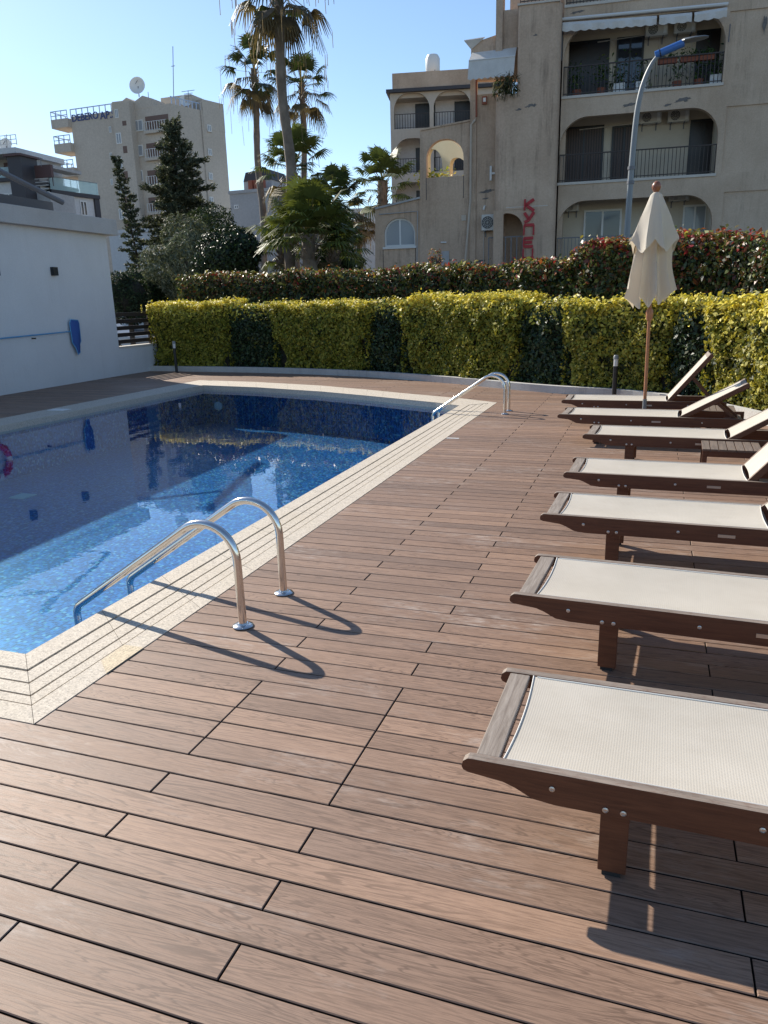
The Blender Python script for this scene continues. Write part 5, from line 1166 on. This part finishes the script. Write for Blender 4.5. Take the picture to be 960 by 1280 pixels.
child(m.build('railing', MAT['whiteframe']), md)
u0, u1, z0, z1 = R_f(60, 209, 76, 216, -3); MF.bx('pergola_roof', MAT['far_grey'], md, u0, u1, z0+.2, z1, -2, -6); m = MB(); m.tube([MF.w(u1-.3, z0+.2, -2.1), MF.w(u1-.3, zM, -2.1)], .06, 6); child(m.build('pergola_post', MAT['railgrey']), md)
dwin(MF, 6, 241, 23.5, 254, .0, md, ft=.12, mull=2)
m = MB(); u0, u1, z0, z1 = R_f(-60, 186, 25, 189)
for k in range(3): MF.box(m, u0, u1, z1+.1+k*.35, z1+.15+k*.35, .3, .35)
for k in range(14): MF.box(m, u0+(u1-u0)*k/13, u0+(u1-u0)*k/13+.05, z1, z1+.85, .3, .35)
child(m.build('roof_railing', MAT['whiteframe']), md)
mast(9, 188, 168, 58, .03, 'thin mast on the roof of the modern white block'); mast(51.5, 208, 197, 58, .03, 'thin aerial above the brown panel of the modern block', ((.9, .5),))
p = on_y(9, 188, 59); dish(p, .62, R(10), R(10), 'satellite dish on the roof of the modern white block', .35)

# ---- small far blocks
def block(name, px0, px1, ptop, D, dep, mat, label, wins=(), slope=0, cat='building'):
    a, b = on_y(px0, ptop, D), on_y(px1, ptop, D); f = Fac((a.x, D), (b.x, D+slope)); e = empty(name, ((a.x+b.x)/2, D, -.4), 0, label, cat)
    u1 = f.uv(px1, ptop)[0]; zt_ = a.z
    f.bx('wall', MAT[mat], e, 0, u1, -.4, zt_, 0, -dep); f.bx('parapet', MAT[mat], e, -.1, u1+.1, zt_+.002, zt_+.3, .1, -dep-.1)
    for w_ in wins: dwin(f, *w_, .0, e, ft=.09, mull=1, glass='glass')
    return f, e, zt_
f, e, zt_ = block('white_house', 287, 372, 243, 70, 8, 'far_grey', 'pale grey low block with a tiled turret right of the tower block', [(293, 256, 298.5, 261), (338, 254, 348, 264), (350, 256, 355, 263)])
f.bx('roof_room', MAT['far_grey'], e, f.uv(305, 235, -2)[0], f.uv(340, 235, -2)[0], zt_+.302, f.uv(320, 226, -2)[1], -2, -5)
m = MB(); u0, u1 = f.uv(305, 230, -2)[0], f.uv(341, 230, -2)[0]; zz = f.uv(320, 226, -2)[1]; zk = f.uv(325, 212, -2)[1]
m.prism([(u0, zz), (u0+.3, zz+.8), ((u0+u1)/2+.3, zk), (u1-.2, zz+.9), (u1, zz)], lambda a, b: f.w(a, b, -1.9), lambda a, b: f.w(a, b, -5.2)); child(m.build('turret_roof', MAT['charcoal']), e)
for k in range(3): u = f.uv(307+k*7, 240, 0)[0]; f.bx('roof_tank', MAT['terracotta'], e, u, u+.45, zt_+.303, zt_+1.2, -.6, -1.1)
block('white_house', 136, 205, 293, 60, 6, 'far_white', 'white low house at the foot of the tower block, left of the conifer', [(149, 289+6, 154, 299), (159, 298, 164, 304), (166, 311, 171, 318)])
block('narrow_house', 440, 470, 266, 62, 6, 'far_white', 'narrow pale house between the hanging palm and the annex', [(458, 300, 462, 304), (457, 318, 461, 322)])
block('narrow_house', 408, 452, 290, 75, 6, 'far_grey', 'grey house partly hidden behind the low fan palm', [(445, 305, 449, 310), (425, 300, 430, 306)])
block('low_house', 340, 400, 262, 90, 6, 'far_white', 'far white house seen between the palm trunks', [(350, 270, 356, 276)])

# ================================================================== TREES
def palm(name, top, base, r0, r1, crown, nf, fl, colr, label, skirt=.3, seed=0, group='fan palms beyond the hedge', trail=0, up=1.0, blade_w=.026, cut=None):
    rs = np.random.default_rng(seed+5); top = Vector(top); base = Vector(base); e = empty(name, base, 0, label, 'palm tree', group); L = top-base
    n = 26; pts = [L*(i/n)+Vector((.10*math.sin(i*.5+seed), .05*math.cos(i*.4), 0))*math.sin(PI*i/n) for i in range(n+1)]
    rad = [(r0+(r1-r0)*(i/n))*(1+.06*math.sin(i*2.6)) for i in range(n+1)]; rad[0] *= 1.25
    m = MB(); m.tube(pts, rad, 12); m.build('trunk', MAT['trunk_palm'], e, smooth=True)
    Q = []; C = []
    for k in range(nf):
        f = k/nf; az = k*2.39996+rs.normal(0, .15); el = 1.3-1.35*f/(1-skirt) if f < 1-skirt else -.15-1.05*(f-1+skirt)/skirt; el = el*up+rs.normal(0, .10)
        old = f > 1-skirt; plen = fl*(.55+.40*rs.random()); blen = fl*(.50+.2*rs.random())
        d = Vector((math.cos(az)*math.cos(el), math.sin(az)*math.cos(el), math.sin(el))); side = Vector((-math.sin(az), math.cos(az), 0)); nrm = side.cross(d)*-1
        o0 = L+Vector((0, 0, -.25*f*fl)); hub = o0+d*plen+Vector((0, 0, -.12*plen*max(0, math.cos(el))))
        w_ = .022*fl; Q.append([o0+side*w_, hub+side*w_*.6, hub-side*w_*.6, o0-side*w_]); C.append((.16, .15, .06) if not old else (.14, .10, .06))
        base_c = np.array(colr[1] if old and rs.random() < .75 else colr[0])*(.75+.5*rs.random())
        nb = 22
        for j in range(nb):
            t = (j/(nb-1)-.5)*2; a = t*R(100)
            bd = (d*math.cos(a)+side*math.sin(a)).normalized(); ln = blen*(1-.30*abs(t)**2)*(.9+.2*rs.random())
            dr = .14+.16*rs.random(); g = Vector((0, 0, -1))
            p1 = hub+bd*ln*.55+nrm*.04*ln+g*ln*dr*.18; p2 = hub+bd*ln*(.93-.2*dr)+g*ln*(dr*1.25+(.2 if old else 0))
            wv = bd.cross(nrm).normalized()*blade_w*fl; c_ = base_c*(.8+.4*rs.random())
            Q.append([hub-wv*.35, hub+wv*.35, p1+wv, p1-wv]); C.append(c_); Q.append([p1-wv, p1+wv, p2+wv*.12+nrm*.01, p2-wv*.12]); C.append(c_*.95)
            if trail and rs.random() < trail: p3 = p2+g*ln*(.3+.8*rs.random())+Vector((rs.normal(0, .02), 0, 0)); wv2 = Vector((.008, .004, 0)); Q.append([p2-wv2, p2+wv2, p3+wv2, p3-wv2]); C.append((.26, .19, .11))
    V = np.array([[tuple(v) for v in q] for q in Q]); quads('crown', V, np.array(C, dtype=float), MAT['leaf_palm'], e)
    # cut leaf bases under the crown
    m = MB()
    for k in range(26):
        a = k*2.4; z = -.1-.035*k*fl*.8; b = L+Vector((math.cos(a)*r1*.9, math.sin(a)*r1*.9, z)); m.bar(b, b+Vector((math.cos(a)*.13, math.sin(a)*.13, .16)), .07, .03)
    m.build('leaf_bases', MAT['trunk_palm'], e); return e
G1 = ((.045, .065, .022), (.13, .10, .05)); G2 = ((.085, .115, .032), (.15, .12, .06))
def gnd(px, py, D): p = on_y(px, py, D); return (p.x, D, -.42)
palm('fan_palm', on_y(347, -28, 24), gnd(366, 340, 24), .19, .14, 1, 34, 1.35, G1, 'tallest fan palm with a thick bare trunk, its crown cut by the photo top', .38, 1, trail=.18)
palm('fan_palm', on_y(317, 86, 38), gnd(330, 335, 38),   .20, .15, 1, 26, 1.50, G1, 'tall fan palm with drooping crown left of the thick trunk', .45, 2, trail=.14)
palm('fan_palm', on_y(377, 103, 40), gnd(384, 335, 40), .19, .14, 1, 26, 1.40, G1, 'tall slender fan palm just right of the thick trunk', .35, 3, trail=.12)
palm('fan_palm', on_y(366, 203, 34), gnd(372, 338, 34), .17, .13, 1, 38, 1.5, G2, 'mid height fan palm with a starry crown behind the thick trunk', .25, 4, trail=.05)
palm('fan_palm', on_y(420, 252, 31), gnd(426, 335, 31), .16, .13, 1, 40, 1.25, G1, 'dark low fan palm between the thick trunk and the right palm', .35, 5)
palm('fan_palm', on_y(386, 289, 22), gnd(388, 335, 22), .22, .2, 1, 64, 1.35, ((.11, .135, .032), (.12, .11, .045)), 'low bushy bright green fan palm just above the hedge', .0, 6, up=1.0)
palm('fan_palm', on_y(352, 306, 25), gnd(353, 335, 25), .18, .16, 1, 34, 1.0, ((.075, .10, .028), (.12, .10, .04)), 'small low fan palm at the left foot of the thick trunk', .15, 16)
palm('fan_palm', on_y(416, 302, 24), gnd(417, 335, 24), .18, .16, 1, 38, 1.05, ((.085, .11, .03), (.12, .10, .04)), 'small low fan palm right of the bushy bright fan palm', .15, 17)
palm('fan_palm', on_y(478, 226, 42), gnd(481, 335, 42), .26, .28, 1, 30, 1.6, G2, 'starry fan palm in front of the arched balcony block', .15, 7)
palm('fan_palm', on_y(450, 268, 37), gnd(449, 335, 37), .14, .11, 1, 26, .95, ((.14, .12, .05), (.17, .13, .07)), 'small brownish fan palm with hanging dead fronds left of the annex', .75, 8, trail=.1)

def tube_branch(m, a, b, r0, r1, bend=.1):
    a, b = Vector(a), Vector(b); mid = (a+b)/2+Vector((random.uniform(-1, 1), random.uniform(-1, 1), random.uniform(-.3, 1)))*(b-a).length*bend
    m.tube([a, mid, b], [r0, (r0+r1)/2, r1], 6)
def conifer(px, ptop, D, rmax, label, seed, lean=0, pb=345, dens=1.0, zc=.15):
    rs = np.random.default_rng(seed); random.seed(seed); top = on_y(px, ptop, D); base = Vector((top.x+lean, D, -.42)); H = top.z-base.z
    e = empty('conifer_tree', base, 0, label, 'conifer'); axis = lambda f: Vector((-lean*(f), 0, H*f))
    m = MB(); m.tube([axis(i/10) for i in range(11)], [.22*(1-.93*i/10)*rmax/2.6+.015 for i in range(11)], 8)
    P = []; N = []; T = []; nb = int(56*dens); lim = MB()
    for k in range(nb):
        f = zc+(1-zc)*(k/nb)**.85; az = k*2.4+rs.normal(0, .3); prof = (min(1, (1-f)*1.75+.05)**.95)*(.82+.26*math.sin(k*1.7+seed))*(1+.18*math.cos(az-.3))
        ln = rmax*prof*(.40+.75*rs.random()); a = axis(f); rise = .06+.40*f*rs.random()
        tip = a+Vector((math.cos(az)*ln, math.sin(az)*ln, ln*rise*(.6+.8*rs.random())-.1*ln))
        tube_branch(lim, a, tip, .045*rmax/2.6*(1.2-f)+.008, .008, .06)
        nsub = max(3, int(ln*9))
        for q in range(nsub):
            g = .22+.78*(q+rs.random())/nsub; c = a.lerp(tip, g)
            sl_ = (.30+.26*rs.random())*(1.25-g)*rmax/2.6+.12; sa = az+rs.choice([-1, 1])*(.6+.7*rs.random()); t2 = c+Vector((math.cos(sa)*sl_, math.sin(sa)*sl_, sl_*rs.normal(.25, .3)))
            nn_ = int(20*sl_/.3)
            for w_ in range(nn_):
                h = rs.random(); p = c.lerp(t2, h)+Vector(tuple(rs.normal(0, .035+.02*rmax/2.6, 3))); P.append(tuple(p)); dr = (t2-c).normalized(); T.append(tuple(dr)); N.append(tuple(rs.normal(0, 1, 3)))
    m.build('trunk', MAT['trunk'], e, smooth=True); lim.build('limbs', MAT['trunk'], e)
    P = np.array(P); n = len(P); leaves('needles', P, np.array(N), .20, .07, pick([(.040, .052, .032), (.065, .082, .046), (.10, .115, .066), (.14, .15, .09)], n, [.35, .3, .2, .15]), MAT['leaf_tree'], e, along=np.array(T)*1.2)
conifer(214, 152, 48, 4.1, 'dark ragged conifer in front of the sand coloured tower block', 3, dens=2.5, zc=.08)
conifer(144, 195, 46, 1.45, 'thin leaning conifer spire left of the big conifer', 9, lean=1.6, dens=1.5, zc=.2)
def bush(name, px, pc, D, rx, rz, cols, n, L, W, label, cat='tree', seed=1, mat='leaf_tree', core=True, trunk=True, lumps=.22):
    rs = np.random.default_rng(seed); c = on_y(px, pc, D); base = Vector((c.x, D, -.42)); e = empty(name, base, 0, label, cat); cz = c.z+.42
    lob = rs.normal(0, 1, (9, 3)); lob /= np.linalg.norm(lob, axis=1)[:, None]
    lob2 = rs.normal(0, 1, (26, 3)); lob2 /= np.linalg.norm(lob2, axis=1)[:, None]
    u = rs.normal(0, 1, (n, 3)); u /= np.linalg.norm(u, axis=1)[:, None]
    k = 1-lumps+lumps*1.6*np.clip((u@lob.T).max(1)-.55, 0, 1)/.45+lumps*.55*(np.clip((u@lob2.T).max(1)-.80, 0, 1)/.2-.5)+rs.normal(0, .03, n)
    shell = 1-np.abs(rs.normal(0, .10, n)); r = (k*shell)[:, None]; P = u*r*np.array([rx, rx*.9, rz])+np.array([0, 0, cz])
    keep = P[:, 2] > .05; P = P[keep]; N = u[keep]*np.array([1, 1, 1.2]); leaves('foliage', P, N, L, W, pick(*cols[:1], len(P), cols[1] if len(cols) > 1 else None), MAT[mat], e, spread=.7)
    m = MB(); nb_ = 7
    for i in range(nb_): a = i*2.4; tube_branch(m, (0, 0, max(0, cz-rz*1.2)), (rx*.6*math.cos(a), rx*.55*math.sin(a), cz+rz*(.1+.5*rs.random())), .05, .012, .12)
    m.tube([(0, 0, 0), (0, 0, max(.3, cz))], [.11, .07], 8); m.build('trunk', MAT['trunk'], e)
    if core:
        m = MB(); prof = [(0.01, -rz*.78)]+[(rx*.74*math.cos(a), rz*.78*math.sin(a)) for a in np.linspace(-1.3, 1.3, 9)]+[(.01, rz*.78)]; m.lathe(prof, (0, 0, cz), 16, mod=lambda a, z: 1+.12*math.sin(3*a+z*2)); m.build('inner_branches', MAT['dark_core'], e)
    return e
OL = ([(.10, .12, .075), (.15, .17, .11), (.06, .075, .045), (.21, .23, .16)],)
DG = ([(.010, .022, .007), (.02, .042, .012), (.035, .065, .018), (.07, .09, .03)], [.35, .35, .22, .08])
MG = ([(.018, .032, .014), (.035, .055, .024), (.06, .085, .04)],)
bush('olive_tree', 232, 325, 27, 1.45, 1.35, OL, 12000, .17, .036, 'silvery grey olive tree left of the dark round shrub', seed=3, core=False, lumps=.5)
bush('olive_tree', 252, 292, 40, 1.7, 1.3, MG, 7000, .17, .06, 'dull green bushy tree behind the silvery olive', seed=13, core=False, lumps=.55)
bush('round_shrub', 286, 322, 23, 1.25, .85, DG, 13000, .085, .05, 'dense dark green round shrub in front of the palms', 'shrub', seed=4, mat='leaf_dark')
bush('garden_shrub', 160, 372, 25, .85, .95, MG, 8000, .09, .045, 'dark loose shrub behind the slat fence next to the pool house', 'shrub', seed=5)
bush('garden_shrub', 192, 372, 27, .95, .85, DG, 9000, .10, .05, 'glossy green shrub behind the slat fence beside the hedge', 'shrub', seed=6)
bush('garden_shrub', 176, 352, 36, 1.2, .8, MG, 6000, .11, .05, 'distant grey green shrub over the slat fence', 'shrub', seed=7)
bush('garden_shrub', 420, 328, 26, .9, .55, DG, 5000, .09, .045, 'low dark shrub at the foot of the bright fan palm', 'shrub', seed=8)
bush('flowering_shrub', 545, 326, 24, .28, .34, ([(.45, .09, .05), (.35, .2, .08), (.15, .16, .05)],), 240, .08, .035, 'small orange pink shoot standing above the hedge by the meter door', 'shrub', seed=9, core=False, lumps=.5)

# ---- parked car glimpsed through the slats
ce = on_y(150, 412, 26); car = empty('parked_car', (ce.x-1.2, 26, -.42), R(8), 'white parked car glimpsed through the slat fence', 'car')
body = [(-2.1, .35), (-2.15, .75), (-2.0, .95), (-1.3, 1.02), (-.7, 1.42), (.55, 1.45), (1.2, 1.02), (1.95, .90), (2.15, .65), (2.15, .35)]
m = MB(); m.prism(body, lambda a, b: (a, -.85, b), lambda a, b: (a, .85, b)); m.build('body', MAT['carwhite'], car, bevel=.05)
for s in (-1, 1): m = MB(); m.prism([(-1.15, 1.03), (-.65, 1.36), (.5, 1.38), (1.0, 1.03)], lambda a, b: (a, s*.853, b), lambda a, b: (a, s*.84, b)); m.build('window', MAT['glass'], car)
for x in (-1.3, 1.35):
    for s in (-1, 1):
        m = MB(); m.lathe([(0, -.1), (.32, -.1), (.34, -.06), (.34, .06), (.32, .1), (0, .1)], n=18)
        m.v = [(x+v[0], s*.78+v[2], .34+v[1]) for v in m.v]; w_ = m.build('wheel', MAT['rubber'], car, smooth=True)
        m = MB(); m.lathe([(0, -.105), (.2, -.105), (.2, .105), (0, .105)], n=14); m.v = [(x+v[0], s*.78+v[2], .34+v[1]) for v in m.v]; m.build('rim', MAT['galv'], w_)
